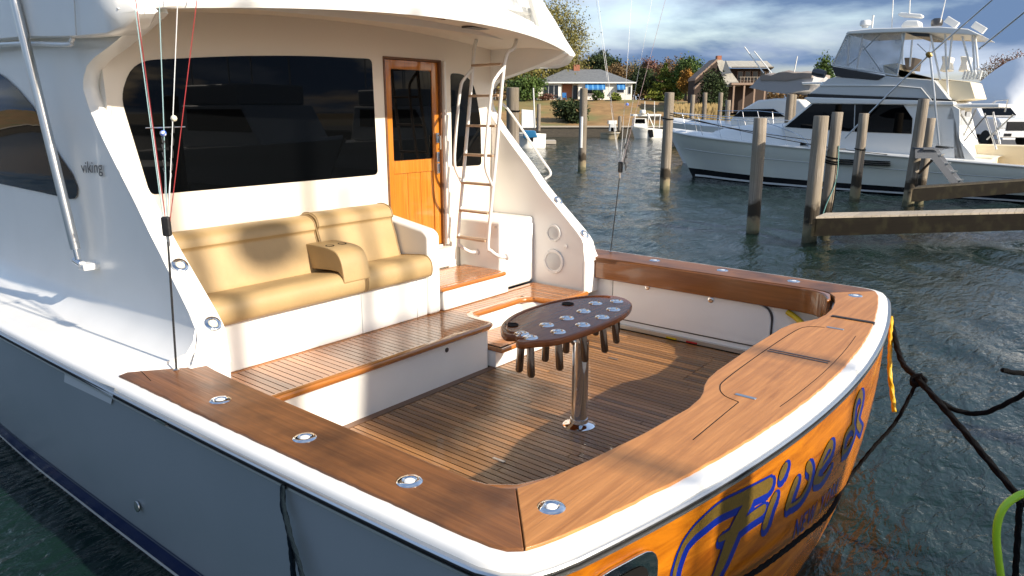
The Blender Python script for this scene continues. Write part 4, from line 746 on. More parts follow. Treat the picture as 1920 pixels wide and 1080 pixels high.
for pol in (pb, [(-x, y) for x, y in pb]): m_ = MB(); m_.prism(pol, zp, ZC - .055, ZC); m_.build('covering_board', 'coaming_side', B, bevel=.006, seg=2)
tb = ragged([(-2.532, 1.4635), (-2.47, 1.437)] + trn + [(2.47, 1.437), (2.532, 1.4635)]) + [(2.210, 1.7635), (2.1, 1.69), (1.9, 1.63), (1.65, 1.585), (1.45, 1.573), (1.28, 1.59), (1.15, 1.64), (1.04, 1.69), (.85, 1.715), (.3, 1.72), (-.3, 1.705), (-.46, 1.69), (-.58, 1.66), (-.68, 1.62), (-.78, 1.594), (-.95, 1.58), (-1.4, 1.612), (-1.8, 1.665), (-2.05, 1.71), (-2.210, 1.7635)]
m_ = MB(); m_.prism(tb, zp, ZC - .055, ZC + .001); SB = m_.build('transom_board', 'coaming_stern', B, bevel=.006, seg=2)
# aprons under the side boards (the starboard one shows its face)
for s in (-1, 1):
    ap = [(2.272 * s, 4.49), (2.272 * s, 2.05), (2.245 * s, 1.9), (2.17 * s, 1.80), (2.05 * s, 1.74), (1.98 * s, 1.72), (2.02 * s, 1.695), (2.2 * s, 1.74), (2.34 * s, 1.9), (2.34 * s, 4.5)]
    m_ = MB(); m_.prism(ap, zp, ZC - .24, ZC - .006); m_.build('apron', 'apron_teak', B, bevel=.018, seg=3)
# cockpit liner
for s in (-1, 1): lin = MB().box(min(2.36 * s, 2.46 * s), max(2.36 * s, 2.46 * s), 1.75, 4.45, ZS - .02, ZC - .06).build('cockpit_liner', 'gelcoat', B)
MB().prism([(-2.36, 1.72), (-2.2, 1.72), (-1.0, 1.53), (-.6, 1.58), (1.0, 1.62), (1.4, 1.53), (2.2, 1.72), (2.36, 1.75), (2.36, 1.6), (1.5, 1.42), (-1.5, 1.42), (-2.36, 1.6)], zp, ZS - .02, ZC - .06).build('transom_liner', 'gelcoat', B)
# starboard locker door, its outline gap and two latches
dr = fillet([(4.06, 1.14), (2.38, 1.08), (2.30, 1.0), (2.30, .66), (4.06, .66)], [.05, .08, .1, .06, .06]); LD = MB().prism(dr, lambda u, v, w_: (w_, u, v), 2.335, 2.356).build('locker_door', 'gelcoat', lin, bevel=.008)
MB().prism(fillet([(4.075, 1.155), (2.37, 1.095), (2.285, 1.01), (2.285, .645), (4.075, .645)], .06), lambda u, v, w_: (w_, u, v), 2.352, 2.3595).build('door_gap', 'dark_metal', lin)
for px, py in ((1214, 538), (1333, 562)): p = at_x(px, py, 2.335); MB().lathe([(.03, 0), (.032, .006), (.022, .012), (.012, .012), (.01, .008)], p, (-1, 0, 0), 16).build('latch', 'chrome', lin, smooth=True)
MB().box(2.31, 2.36, 1.9, 4.2, ZS + .012, ZS + .05).build('toe_kick', 'brushed', lin)
for y_, m__ in ((3.25, 'cable_yellow'), (3.02, 'red_plastic')): MB().box(2.302, 2.309, y_, y_ + .12, ZS + .014, ZS + .03).build('sticker', m__, lin)
# cockpit sole: fore-and-aft teak planks on a caulked bed
SO = MB().box(-2.36, 2.36, 1.55, 4.27, ZS - .05, ZS - .006).build('cockpit_sole', 'caulk', B)
MB().box(-2.3, 2.34, 4.19, 4.259, ZS - .006, ZS + .002).build('margin_board', 'teak_margin', SO)
rnd = random.Random(11); pitch = .0575; n = int(4.62 / pitch)
for k in range(n):
    x0 = -2.29 + k * pitch; cuts = [1.62]
    if k < 7: cuts += [1.98, 3.97] if k % 1 == 0 else []
    elif 62 < k < 74: cuts += [2.7]
    elif rnd.random() < .75: cuts += [rnd.uniform(2.1, 3.8)]
    cuts.append(4.186)
    for a_, c_ in zip(cuts, cuts[1:]): plank('plank', 'teak_plank', x0 + .0045, x0 + pitch - .0045, a_ + .003, c_ - .003, ZS - .006, ZS, SO)
for px, py in ((1150, 673), (935, 863)): p = at_z(px, py, ZS); MB().box(p.x - .01, p.x + .01, p.y - .05, p.y + .05, ZS, ZS + .006).build('hatch_pull', 'brushed', SO)

# ---- mezzanine deck
MZ = MB(); out_ = [(-2.26, 4.30), (.44, 4.30), (.50, 4.34), (.52, 4.42), (.56, 4.58), (.64, 4.64), (1.40, 4.64), (1.5, 4.58), (1.53, 4.44), (1.58, 4.34), (1.64, 4.30), (2.06, 4.30), (2.06, 4.95), (-2.26, 4.95)]
shf = lambda ps: [(x, y - (.05 if y < 4.45 else .02 if y < 4.7 else 0)) for x, y in ps]
mz = MZ.prism(shf(out_), zp, ZM - .05, ZM - .006).build('mezzanine_deck', 'caulk', B)
MB().prism(shf([(-2.3, 4.31), (.46, 4.31), (.53, 4.38), (.6, 4.65), (1.42, 4.65), (1.56, 4.4), (1.66, 4.31), (2.1, 4.31), (2.1, 4.42), (1.7, 4.42), (1.5, 4.78), (.5, 4.78), (.4, 4.42), (-2.3, 4.42)]), zp, ZS - .02, ZM - .048).build('mezzanine_riser', 'gelcoat', B, bevel=.02)
nose = [(-2.26, 4.27), (.43, 4.27), (.50, 4.30), (.535, 4.36), (.56, 4.55), (.60, 4.60), (.66, 4.62), (1.36, 4.62), (1.45, 4.58), (1.50, 4.52), (1.53, 4.36), (1.57, 4.29), (1.64, 4.27), (2.07, 4.27)]
nose = shf(nose); rows = []
for i, (x, y) in enumerate(nose):
    a = Vector(nose[max(0, i - 1)]); c = Vector(nose[min(len(nose) - 1, i + 1)]); t = (c - a).normalized(); nn_ = Vector((-t.y, t.x)); prf = [(-.012, -.035), (-.016, -.02), (-.012, -.004), (0, .002), (.055, .002), (.055, -.05), (0, -.05)]
    rows.append([(x + nn_.x * u, y + nn_.y * u, ZM + v) for u, v in prf])
MB().loft(rows).build('nosing', 'varnish', mz, smooth=True, angle=50)
MB().box(-2.26, 2.06, 4.87, 4.945, ZM - .006, ZM + .001).build('margin_board', 'varnish', mz)
k = 0; x = -2.24
while x < 2.0:
    xc = x + .03; yf = 4.28 if xc < .46 or xc > 1.56 else (4.66 if .58 < xc < 1.48 else 4.48)
    plank('plank', 'mezz_plank', x + .004, x + .054, yf, 4.865, ZM - .006, ZM, mz); x += .058
MB().prism([(.5, 4.12), (1.56, 4.12), (1.56, 4.62), (.5, 4.62)], zp, .70, .745).build('lower_step_base', 'varnish', B, bevel=.015)
LS = MB().box(.52, 1.54, 4.15, 4.6, .745, .749).build('lower_step', 'caulk', B)
for i in range(17): plank('plank', 'mezz_plank', .53 + i * .0585, .53 + i * .0585 + .054, 4.16, 4.6, .749, .754, LS)
MB().prism([(.5, 4.2), (1.56, 4.2), (1.56, 4.66), (.5, 4.66)], zp, ZS, .70).build('step_riser', 'gelcoat', B)
p = at_y(837, 656, 4.26); MB().lathe([(.02, 0), (.022, .004), (.01, .006)], (p.x, 4.257, p.z), (0, -1, 0), 14).build('latch', 'dark_metal', B, smooth=True)

# ---- saloon bulkhead with window, door
bk_ = MB(); bk_.box(-2.1, .49, YB, YB + .08, ZM - .05, 3.75); bk_.box(1.27, 2.12, YB, YB + .08, ZM - .05, 3.75); bk_.box(.49, 1.27, YB, YB + .08, 3.40, 3.75); bk_.box(.49, 1.27, YB, YB + .08, ZM - .05, 1.46)
bk = bk_.build('bulkhead', 'soffit_cream_bounce', B)
xz = lambda u, v, w_: (u, w_, v)
MB().prism(fillet([(-1.87, 2.28), (.36, 2.285), (.345, 3.375), (-.4, 3.365), (-1.1, 3.325), (-1.88, 3.25), (-2.0, 3.0)], [.05, .05, .05, .3, .3, .16, .1]), xz, YB - .006, YB + .01).build('window', 'glass_black', bk)
MB().prism(fillet([(1.42, 2.30), (1.90, 2.29), (1.89, 2.80), (1.80, 3.18), (1.62, 3.285), (1.42, 3.285)], [.03, .05, .1, .2, .15, .04]), xz, YB - .006, YB + .01).build('window', 'glass_black', bk)
DO = MB(); fr = []
DO.box(.51, 1.25, YB + .045, YB + .075, 1.47, 3.385); DRS = DO.build('door', 'door_teak', B)
for (a, c, d, e) in ((.51, .60, 1.47, 3.385), (1.16, 1.25, 1.47, 3.385), (.60, 1.16, 3.30, 3.385), (.60, 1.16, 2.27, 2.40), (.60, 1.16, 1.47, 1.60)): MB().box(a, c, YB + .02, YB + .045, d, e).build('frame_rail', 'door_teak', DRS, bevel=.004)
MB().prism(fillet([(.605, 2.405), (1.155, 2.405), (1.155, 3.295), (.605, 3.295)], .03), xz, YB + .03, YB + .044).build('pane', 'glass_black', DRS)
for i in range(3): MB().box(.603 + i * .186, .603 + (i + 1) * .186 - .004, YB + .03, YB + .044, 1.602, 2.268).build('board', 'door_teak', DRS, bevel=.004)
JB = MB(); JB.box(.485, .508, YB - .012, YB + .08, 1.44, 3.41); JB.box(1.252, 1.275, YB - .012, YB + .08, 1.44, 3.41); JB.box(.508, 1.252, YB - .012, YB + .08, 3.388, 3.41); JB.build('door_jamb', 'teak_margin', B, bevel=.006)
MB().box(1.277, 1.31, YB - .05, YB, 1.46, 3.40).build('door_track', 'gelcoat', B, bevel=.01)
for z_ in (2.62, 2.42, 2.3): MB().box(1.185, 1.225, YB - .012, YB + .02, z_ - .06, z_ + .05).build('lock', 'chrome', DRS, bevel=.008)
MB().tube([(1.20, YB - .01, 2.5), (1.20, YB - .05, 2.5), (1.20, YB - .05, 2.64), (1.20, YB - .01, 2.64)], .009, 8).build('handle', 'chrome', DRS)
MB().box(.46, 1.32, 5.46, YB, 1.235, 1.44).build('door_sill', 'gelcoat', B, bevel=.02)
# ---- door step
MB().box(.5, 1.5, 4.86, 5.6, ZM + .001, 1.18).build('step_box', 'gelcoat', B, bevel=.02)
DS_ = MB().box(.46, 1.44, 4.84, 5.46, 1.18, 1.225).build('door_step', 'varnish', B, bevel=.018, seg=3)
for i in range(9): plank('plank', 'mezz_plank', .5, 1.42, 4.90 + i * .061, 4.90 + i * .061 + .056, 1.225, 1.229, DS_)
# ---- bait locker at the starboard corner
LK = MB().box(1.5, 2.1, 4.98, YB, ZM + .001, 1.735).build('locker', 'gelcoat', B, bevel=.035, seg=3)
MB().box(1.555, 2.06, 4.966, 4.979, 1.02, 1.66).build('locker_door', 'gelcoat', LK, bevel=.006)
MB().lathe([(.012, 0), (.012, .01), (.006, .012)], at_x(929, 426, 1.49), (-1, 0, 0), 10).build('knob', 'brushed', LK)

# ---- house side / cockpit wings: swept aft edge that runs up into the bridge overhang
EDGE = [(4.24, 1.30), (4.26, 1.42), (4.29, 1.55), (4.55, 1.80), (4.82, 2.05), (5.03, 2.28), (5.27, 2.52), (5.48, 2.74), (5.62, 2.92), (5.67, 3.04), (5.64, 3.13), (5.56, 3.20), (5.42, 3.25), (5.2, 3.30), (4.95, 3.365), (4.72, 3.43), (4.58, 3.475)]
ed = [(p.x, p.y) for p in smooth_path([(y, z, 0) for y, z in EDGE], 3)]
XO = lambda z: interp(z, [(1.3, 2.36), (1.42, 2.30), (1.55, 2.26), (2.0, 2.225), (2.7, 2.205), (3.5, 2.20)])
for s in (-1, 1):
    XI = 2.08
    rnd_ = [(.0, .03), (.25, .008), (.5, 0), (.75, .008), (1, .03)]
    m_ = MB(); m_.loft([[(s * lerp(XO(z), XI, f), y + d_, z) for f, d_ in rnd_] for y, z in ed], False, False); m_.build('wing_edge', 'gelcoat', B, smooth=True)
    m_ = MB(); m_.loft([[(s * XI, lerp(y + .03, YB + .05, f) if y < YB else y + .03, z) for f in (0, .3, .6, 1)] for y, z in [(4.27, .93), (4.27, 1.28)] + ed + [(4.66, 3.62)]], False, False); m_.build('wing_inner', 'gelcoat', B)
    m_ = MB(); m_.box(min(s * (XI + .004), s * 2.355), max(s * (XI + .004), s * 2.355), 4.262, 4.5, .93, 1.34); m_.build('wing_foot', 'gelcoat', B, bevel=.02)
    rows = []                                              # outer house side from the cove at the side deck up to the bridge
    hz = [1.30, 1.326, 1.335, 1.345, 1.37, 1.42, 1.48, 1.56, 1.7, 1.9, 2.1, 2.3, 2.5, 2.7, 2.9, 3.04, 3.12, 3.2, 3.25, 3.3, 3.36, 3.43, 3.475]
    hx = [2.70, 2.66, 2.60, 2.50, 2.42, 2.345, 2.295, 2.262, 2.245, 2.23, 2.222, 2.217, 2.212, 2.206, 2.204, 2.203, 2.203, 2.202, 2.202, 2.201, 2.2, 2.2, 2.2]
    for z, x_ in zip(hz, hx):
        ye = interp(z, [(1.30, 4.5), (1.335, 4.52), (1.37, 4.40), (1.42, 4.31)] + [(zz, yy + .03) for yy, zz in EDGE[2:]]); row = []
        for f in (0, .02, .05, .1, .2, .35, .5, .7, 1):
            y_ = lerp(ye, 13, f); row.append((s * (x_ - max(0, y_ - 8) ** 1.6 * .055), y_, z + sheer(y_) * (1 - min(1, (z - 1.3) / 1.5))))
        rows.append(row)
    zc_ = [1.27] + hz[:9]; m_ = MB(); m_.loft([[(s * lerp(interp(z, list(zip(hz, hx))), XO(z) - .06, f), lerp(interp(z, [(1.30, 4.5), (1.335, 4.52), (1.37, 4.40), (1.42, 4.31)] + [(zz, yy + .03) for yy, zz in EDGE[2:]]), interp(z, [(zz, yy) for yy, zz in EDGE[:9]]) + .02, f), z) for f in (-.02, .25, .5, 1)] for z in zc_], False, False); m_.build('wing_fillet', 'gelcoat', B, smooth=True)
    m_ = MB(); m_.loft(rows, False, False); HS = m_.build('house_side', 'gelcoat', B, smooth=True, angle=60)
    top_ = [(5.99, 2.345), (6.05, 2.43), (6.29, 2.58), (6.68, 2.93), (6.98, 3.08), (7.28, 3.19), (7.75, 3.255), (8.4, 3.28), (10, 3.2), (11.2, 3.0), (11.9, 2.6)]; bot_ = [(5.99, 2.325), (6.01, 2.28), (6.06, 2.25), (6.14, 2.24), (6.73, 2.25), (7.75, 2.26), (9.5, 2.3), (11.5, 2.45), (11.9, 2.58)]
    ys_ = sorted(set([5.99, 6.0, 6.01, 6.03, 6.06, 6.1, 6.14, 6.2] + [6.29 + k * .13 for k in range(44) if 6.29 + k * .13 < 11.9] + [11.9]))
    def wall(y_, z_):                          # the side as built between its rows and columns
        ye = interp(z_, [(1.42, 4.31)] + [(zz, yy + .03) for yy, zz in EDGE[2:10]]); cs = [lerp(ye, 13, f) for f in (0, .02, .05, .1, .2, .35, .5, .7, 1)]
        return s * (interp(z_, list(zip(hz, hx))) - interp(y_, [(c_, max(0, c_ - 8) ** 1.6 * .055) for c_ in cs]) + .012)
    m_ = MB(); m_.loft([[(wall(y_, z_), y_, z_) for z_ in [lerp(interp(y_, bot_), interp(y_, top_), f) for f in (0, .12, .25, .4, .55, .7, .85, 1)]] for y_ in ys_], False, False); m_.build('side_window', 'glass_black', HS, smooth=True)
    # bridge side above, with its gutter rail
    rows = []
    for y_ in (4.59, 4.7, 4.85, 5.05, 5.3, 5.6, 6.2, 8, 10, 12):
        lx = interp(y_, [(4.59, 2.27), (4.7, 2.32), (4.85, 2.345)]); lz = interp(y_, [(4.59, 3.455), (4.7, 3.375), (4.8, 3.345), (5.4, 3.36), (6.7, 3.44), (12, 3.5)]); tz = min(4.4, 3.50 + (y_ - 4.59) * 1.25); iw = (max(0, y_ - 8) ** 1.6) * .055
        rows.append([(s * (x_ - iw), y_, z_) for x_, z_ in ((2.17, lz + .012), (lx - .01, lz), (lx + .012, lz + .012), (lx + .02, lerp(lz, tz, .3) + .005), (lx + .01, lerp(lz, tz, .7)), (lx - .06, tz), (lx - .10, tz), (2.15, lerp(lz, tz, .6)))])
    m_ = MB(); m_.loft(rows); m_.build('bridge_side', 'gelcoat', B, smooth=True, angle=45)
    if s < 0: MB().tube(smooth_path([(-2.33, 9, 3.42), (-2.33, 6.75, 3.395), (-2.33, 5.58, 3.33), (-2.33, 5.48, 3.335), (-2.33, 5.42, 3.37)], 4), .016, 8).build('hand_rail', 'white_enamel', B, smooth=True)
# ---- bridge overhang: soffit, fascia, deck
oy = lambda x: 4.22 + .088 * x * x
oz = lambda x: 3.60 - .022 * x * x
xs = [lerp(-2.34, 2.34, i / 24) for i in range(25)]
MB().loft([[(x, lerp(oy(x) + .02, YB + .1, f), oz(x) + .05 * math.sin(min(1, f * 2) * 1.57) + .035 * f * (1 - (x / 2.34) ** 2)) for f in (0, .08, .2, .4, .7, 1)] for x in xs], False, False).build('soffit', 'soffit_cream_bounce', B, smooth=True)
th = lambda x: .125 * (1 - (x / 2.34) ** 4) + .012
MB().loft([[(x, oy(x) + .03, oz(x) + .004), (x, oy(x), oz(x)), (x, oy(x) - .012, oz(x) + th(x) * .3), (x, oy(x) - .006, oz(x) + th(x) * .75), (x, oy(x) + .03, oz(x) + th(x)), (x, oy(x) + .25, oz(x) + th(x) + .03), (x, oy(x) + .7, oz(x) + th(x) + .04)] for x in xs], False, False).build('overhang_fascia', 'gelcoat', B, smooth=True, angle=50)
MB().loft([[(x, oy(x) + .55, 3.6), (x, oy(x) + .52, 3.80 - .02 * x * x), (x, oy(x) + .62, 4.3), (x, oy(x) + .75, 4.32)] for x in xs], False, False).build('bridge_coaming', 'gelcoat', B, smooth=True)
MB().box(-2.2, 2.2, 5.0, 11.5, 3.9, 3.95).build('bridge_deck', 'nonskid', B)
p = at_y(822, 26, 4.3); MB().lathe([(.05, 0), (.045, .01), (.026, .02), (.026, .10), (.034, .105), (.034, .12)], (p.x + .0, 4.29, p.z - .035), (.12, -.1, 1), 16).build('flush_rod_holder', 'chrome', B, smooth=True)
MB().box(.62, .86, 4.55, 4.68, 3.615, 3.632).build('courtesy_light', 'dark_metal', B)
# clear side curtain at the starboard after corner of the bridge
q = [at_y(x, y, 4.95) for x, y in ((855, -20), (1000, 48), (1010, 55), (1000, -20))]
for a_, c_ in ((0, 1), (1, 3), (0, 3)): MB().tube([q[a_], q[c_]], .03, 8).build('curtain_frame', 'white_enamel', B)
MB().add([q[0], q[1], q[3]], [(0, 1, 2)]).build('clear_curtain', 'clear_vinyl', B)
MB().tube([at_y(1015, 62, 4.9), at_y(988, -30, 4.9)], .035, 8).build('curtain_frame', 'white_enamel', B); MB().tube([at_y(840, -5, 4.8), at_y(1012, 66, 4.8)], .03, 8).build('curtain_frame', 'white_enamel', B)

# ---- sofa
SF = MB().box(-2.08, .31, 4.89, YB, ZM + .001, 1.36).build('sofa', 'gelcoat', B, bevel=.015)
for x_ in (-.49, .17): MB().box(x_ - .004, x_ + .004, 4.886, 4.8905, ZM + .01, 1.355).build('panel_seam', 'yacht_grey', SF)
sp_ = smooth_path([(4.855, 1.362, 0), (4.81, 1.40, 0), (4.80, 1.47, 0), (4.825, 1.535, 0), (4.90, 1.568, 0), (5.1, 1.55, 0), (5.34, 1.52, 0)], 4)
seatp = [(p.x, p.y) for p in sp_] + [(5.34, 1.362)]
for x0, x1 in ((-2.075, -.492), (-.484, .305)): MB().prism(seatp, lambda u, v, w_: (w_, u, v), x0, x1).build('seat_cushion', 'tan_vinyl', SF, bevel=.012, seg=3); [MB().tube([(xe, u, v + .002) for u, v in seatp[2:-1]], .0065, 6).build('piping', 'piping', SF) for xe in (x0 + .012, x1 - .012)]
bp = [(p.x, p.y) for p in smooth_path([(5.22, 1.53, 0), (5.275, 1.70, 0), (5.33, 1.85, 0), (5.312, 1.89, 0), (5.34, 1.96, 0), (5.42, 1.995, 0), (5.52, 1.99, 0), (5.58, 1.95, 0)], 4)] + [(5.585, 1.42), (5.22, 1.42)]
for x0, x1, dz in ((-2.075, -.60, 0), (-.59, .29, .02)):
    MB().prism(bp, lambda u, v, w_: (w_, u, v + dz * (v > 1.7)), x0, x1).build('back_cushion', 'tan_vinyl', SF, bevel=.012, seg=3); [MB().tube([(xe, u - .002, v + dz * (v > 1.7) + .002) for u, v in bp[:-3]], .006, 6).build('piping', 'piping', SF) for xe in (x0 + .012, x1 - .012)]
ar = [(p.x, p.y) for p in smooth_path([(5.32, 1.775, 0), (5.2, 1.78, 0), (5.0, 1.775, 0), (4.89, 1.75, 0), (4.835, 1.69, 0), (4.81, 1.61, 0), (4.795, 1.50, 0)], 4)] + [(4.815, 1.49), (4.83, 1.55), (4.88, 1.585), (4.98, 1.585), (5.32, 1.56)]
AR = MB().prism(ar, lambda u, v, w_: (w_, u, v), -.73, -.45).build('armrest', 'tan_vinyl', SF, bevel=.03, seg=3)
for x_ in (-.66, -.53): MB().lathe([(.036, 0), (.038, .004), (.03, .004), (.03, -.0)], (x_, 5.06, 1.777), (0, 0, 1), 16).build('cup_holder', 'caulk', SF)
MB().prism(fillet([(4.87, ZM), (4.87, 1.75), (4.93, 1.80), (YB, 1.90), (YB, ZM)], [0, .03, .04, 0, 0]), lambda u, v, w_: (w_, u, v), .312, .475).build('sofa_arm', 'gelcoat', SF, bevel=.03, seg=3)

# ---- bridge ladder against the starboard side (rungs run fore and aft)
LX = 1.36; LD_ = bpy.data.objects.new('ladder', None); col.objects.link(LD_); place(LD_, (LX, 5.1, 1.4), B)
for yt, yb, top in ((5.22, 5.47, [(1.52, 5.30, 3.64), (1.44, 5.27, 3.52)]), (4.80, 5.03, [(1.56, 4.80, 3.62), (1.46, 4.76, 3.50)])):
    pts = top + [(LX, yt, 3.35), (LX, lerp(yt, yb, .5), 2.44), (LX, yb, 1.55), (LX + .02, yb - .02, 1.44), (LX + .08, yb - .10, 1.375), (LX + .14, yb - .15, 1.37)]
    MB().tube(smooth_path(pts, 4), .019, 10).build('rail', 'white_enamel', LD_, smooth=True)
    MB().lathe([(.035, 0), (.035, .012), (.02, .02)], (1.498, yb - .15, 1.37), (-1, 0, 0), 12).build('foot_plate', 'white_enamel', LD_)
    g = lambda t, dx: (LX - dx, lerp(yt, yb, t), lerp(3.35, 1.55, t)); MB().tube(smooth_path([g(.02, 0), g(.07, .10), g(.14, .16), g(.42, .17), g(.56, .15), g(.64, .06), g(.68, 0)], 4), .016, 8).build('hand_grip', 'white_enamel', LD_, smooth=True)
for i in range(7):
    t = i / 6; y0, y1 = lerp(4.80, 5.03, t), lerp(5.22, 5.47, t); z_ = lerp(3.345, 1.545, t); MB().box(LX - .045, LX + .045, y0 + .012, y1 - .012, z_ - .012, z_ + .012).build('rung', 'rung_teak', LD_, bevel=.006)

MB().tube(smooth_path([at_x(186, 216, -2.10), at_x(193, 222, -2.09), at_x(232, 312, -2.09), at_x(270, 398, -2.09), at_x(268, 408, -2.10)], 4), .011, 8).build('hand_rail', 'white_enamel', B, smooth=True)
# ---- speakers and courtesy lights on the starboard wing
for px, py, r_ in ((1038, 437, .095), (1038, 490, .135)):
    c = at_x(px, py, 2.075); S_ = MB().lathe([(r_ * .78, .004), (r_ * .8, .012), (r_, .012), (r_ * 1.03, 0), (r_, -.004)], c, (-1, 0, 0), 28).build('speaker', 'white_enamel', B, smooth=True); MB().lathe([(r_ * .79, .003), (r_ * .5, .010), (.001, .012)], c, (-1, 0, 0), 24).build('grille', 'yacht_grey', S_, smooth=True)
    for k in range(6): a = k * 1.047; MB().box(c.x - .018, c.x - .011, c.y + math.cos(a) * r_ * .92 - .004, c.y + math.cos(a) * r_ * .92 + .004, c.z + math.sin(a) * r_ * .92 - .004, c.z + math.sin(a) * r_ * .92 + .004).build('screw', 'brushed', S_)
MB().lathe([(.02, 0), (.022, .008), (.008, .012)], at_x(1061, 462, 2.075), (-1, 0, 0), 14).build('switch', 'white_enamel', B)
def flush_holder(c, axis, name='flush_rod_holder', r_=.058, parent=B):
    h = MB().lathe([(.020, -.012), (.026, .002), (.034, .009), (r_ * .86, .008), (r_, .001), (r_, -.003)], c, axis, 24).build(name, 'chrome', parent, smooth=True); MB().lathe([(.025, -.010), (.025, .004), (.02, .0075), (.001, .008)], c, axis, 16).build('cap', 'white_enamel' if parent is B else 'chrome', h); return h
HY = [(-2.50, 3.65), (-2.49, 2.88), (-2.46, 2.16), (-2.24, 1.555)]
for x_, y_ in HY + [(-x_, y_) for x_, y_ in HY]: flush_holder((x_, y_, ZC), (0, 0, 1))
for s, pts in ((-1, ((318, 491), (370, 595))), (1, ((1043, 376), (1083, 438)))):
    for px, py in pts:
        p = at_x(px, py, 2.14 * s); z_ = p.z; y_ = interp(z_, [(zz, yy) for yy, zz in EDGE[:9]]); nn = Vector((0, -.73, .68)); c = Vector((2.155 * s, y_, z_)) + nn * .006
        h = MB().lathe([(.022, -.012), (.026, .002), (.034, .009), (.046, .008), (.054, .001), (.054, -.003)], c, nn, 24).build('flush_rod_holder', 'chrome', B, smooth=True); MB().lathe([(.025, -.010), (.025, .004), (.001, .007)], c, nn, 16).build('cap', 'bead_cream', h)
MB().tube(smooth_path([(2.22, 5.60, 2.93), (2.24, 5.50, 2.93), (2.24, 5.0, 2.38), (2.24, 4.86, 2.22), (2.22, 4.92, 2.15)], 4), .014, 8).build('hand_rail', 'white_enamel', B, smooth=True)
# ---- transom hatch outline, hinges and latches let into the stern board
gv = [(p.x, p.y) for p in smooth_path([(-.70, 1.40, 0), (-.66, 1.50, 0), (-.56, 1.57, 0), (-.40, 1.60, 0), (.2, 1.615, 0), (.85, 1.61, 0), (1.02, 1.57, 0), (1.08, 1.47, 0)], 4)]
MB().tube([(x, y, ZC + .0005) for x, y in gv], .0032, 6).build('hatch_groove', 'caulk', SB)
MB().tube([(x, tran(x) + .07, ZC) for x in [lerp(-.62, 1.0, i / 14) for i in range(15)]], .0025, 6).build('hatch_groove', 'caulk', SB); MB().tube([(-1.3, 1.385, ZC), (-.70, 1.40, ZC)], .003, 6).build('hatch_groove', 'caulk', SB)
for x_ in (.275, .315): MB().box(x_ - .008, x_ + .008, 1.21, 1.60, ZC - .01, ZC + .004).build('hinge', 'dark_metal', SB)
MB().box(1.41, 1.45, 1.21, 1.52, ZC - .01, ZC + .008).build('hinge', 'rubber', SB)
for x_ in (-.6, 1.1): MB().box(x_ - .013, x_ + .013, 1.34, 1.46, ZC, ZC + .006).build('hatch_latch', 'brushed', SB, bevel=.003)
# stern hawse plate
hw = Vector((-1.98, 0, 1.08)); hw.y = tran(-1.98) - off(1.08)
def ts(x, z, d=0.0):                        # point on the transom skin, d proud of it
    t = Vector((1, .104 * x)).normalized(); n_ = Vector((t.y, -t.x)); o_ = off(z) + d; return Vector((x + n_.x * o_, tran(x) + n_.y * o_, z))
pl = fillet([(-2.33, 1.16), (-1.93, 1.16), (-1.93, .86), (-2.33, .86)], .12); m_ = MB(); m_.add([ts(x, z, .004) for x, z in pl] + [ts(x, z, .018) for x, z in pl], [tuple(range(len(pl), 2 * len(pl)))] + [(k, (k + 1) % len(pl), (k + 1) % len(pl) + len(pl), k + len(pl)) for k in range(len(pl))]); HP = m_.build('hawse_plate', 'chrome', TRN, bevel=.004)
pl = fillet([(-2.27, 1.11), (-1.99, 1.11), (-1.99, .91), (-2.27, .91)], .1); m_ = MB(); m_.add([ts(x, z, .02) for x, z in pl], [tuple(range(len(pl)))]); m_.build('hawse_opening', 'caulk', HP)
# ---- script lettering on the transom
def onT(px, py):                            # where a sight line first meets the transom skin
    d, _ = ray(px, py); f = lambda X: (lambda p: p.y - ts(X, p.z).y)(CAM + d * ((X - CAM.x) / d.x)); prev = -2.6; best = (-9, 0)
    for k in range(1, 521):
        X = -2.6 + k * .01; v = f(X)
        if v > best[0]: best = (v, X)
        if v >= 0:
            lo, hi = X - .01, X
            for _i in range(20):
                m = (lo + hi) / 2
                if f(m) < 0: lo = m
                else: hi = m
            break
    else: lo = best[1]
    p = CAM + d * ((lo - CAM.x) / d.x); return p.x, p.z
def ribbon(pts, wds, d, name, m):
    P = smooth_path([(*onT(*p), 0) for p in pts], 6); n = len(P); mb = MB(); vs = []; fs = []
    for i, p in enumerate(P):
        t = (P[min(i + 1, n - 1)] - P[max(i - 1, 0)]).normalized(); q = Vector((-t.y, t.x, 0)); w_ = interp(i / (n - 1), wds) / 2 * 1.12
        vs += [ts(p.x + q.x * w_, p.y + q.y * w_, d), ts(p.x - q.x * w_, p.y - q.y * w_, d)]
    fs = [(2 * i, 2 * i + 1, 2 * i + 3, 2 * i + 2) for i in range(n - 1)]
    for e0, p, t in ((0, P[0], P[0] - P[1]), (2 * n - 2, P[-1], P[-1] - P[-2])):       # round ends
        w_ = interp(0 if e0 == 0 else 1, wds) / 2; t = t.normalized(); q = Vector((-t.y, t.x, 0)); k0 = len(vs)
        vs += [ts(p.x + (q.x * math.cos(a) + t.x * math.sin(a)) * w_, p.y + (q.y * math.cos(a) + t.y * math.sin(a)) * w_, d) for a in [math.pi * k / 6 for k in range(7)]]; fs.append(tuple(range(k0, k0 + 7)))
    mb.add(vs, fs); return mb.build(name, m, TRN, normals=False)
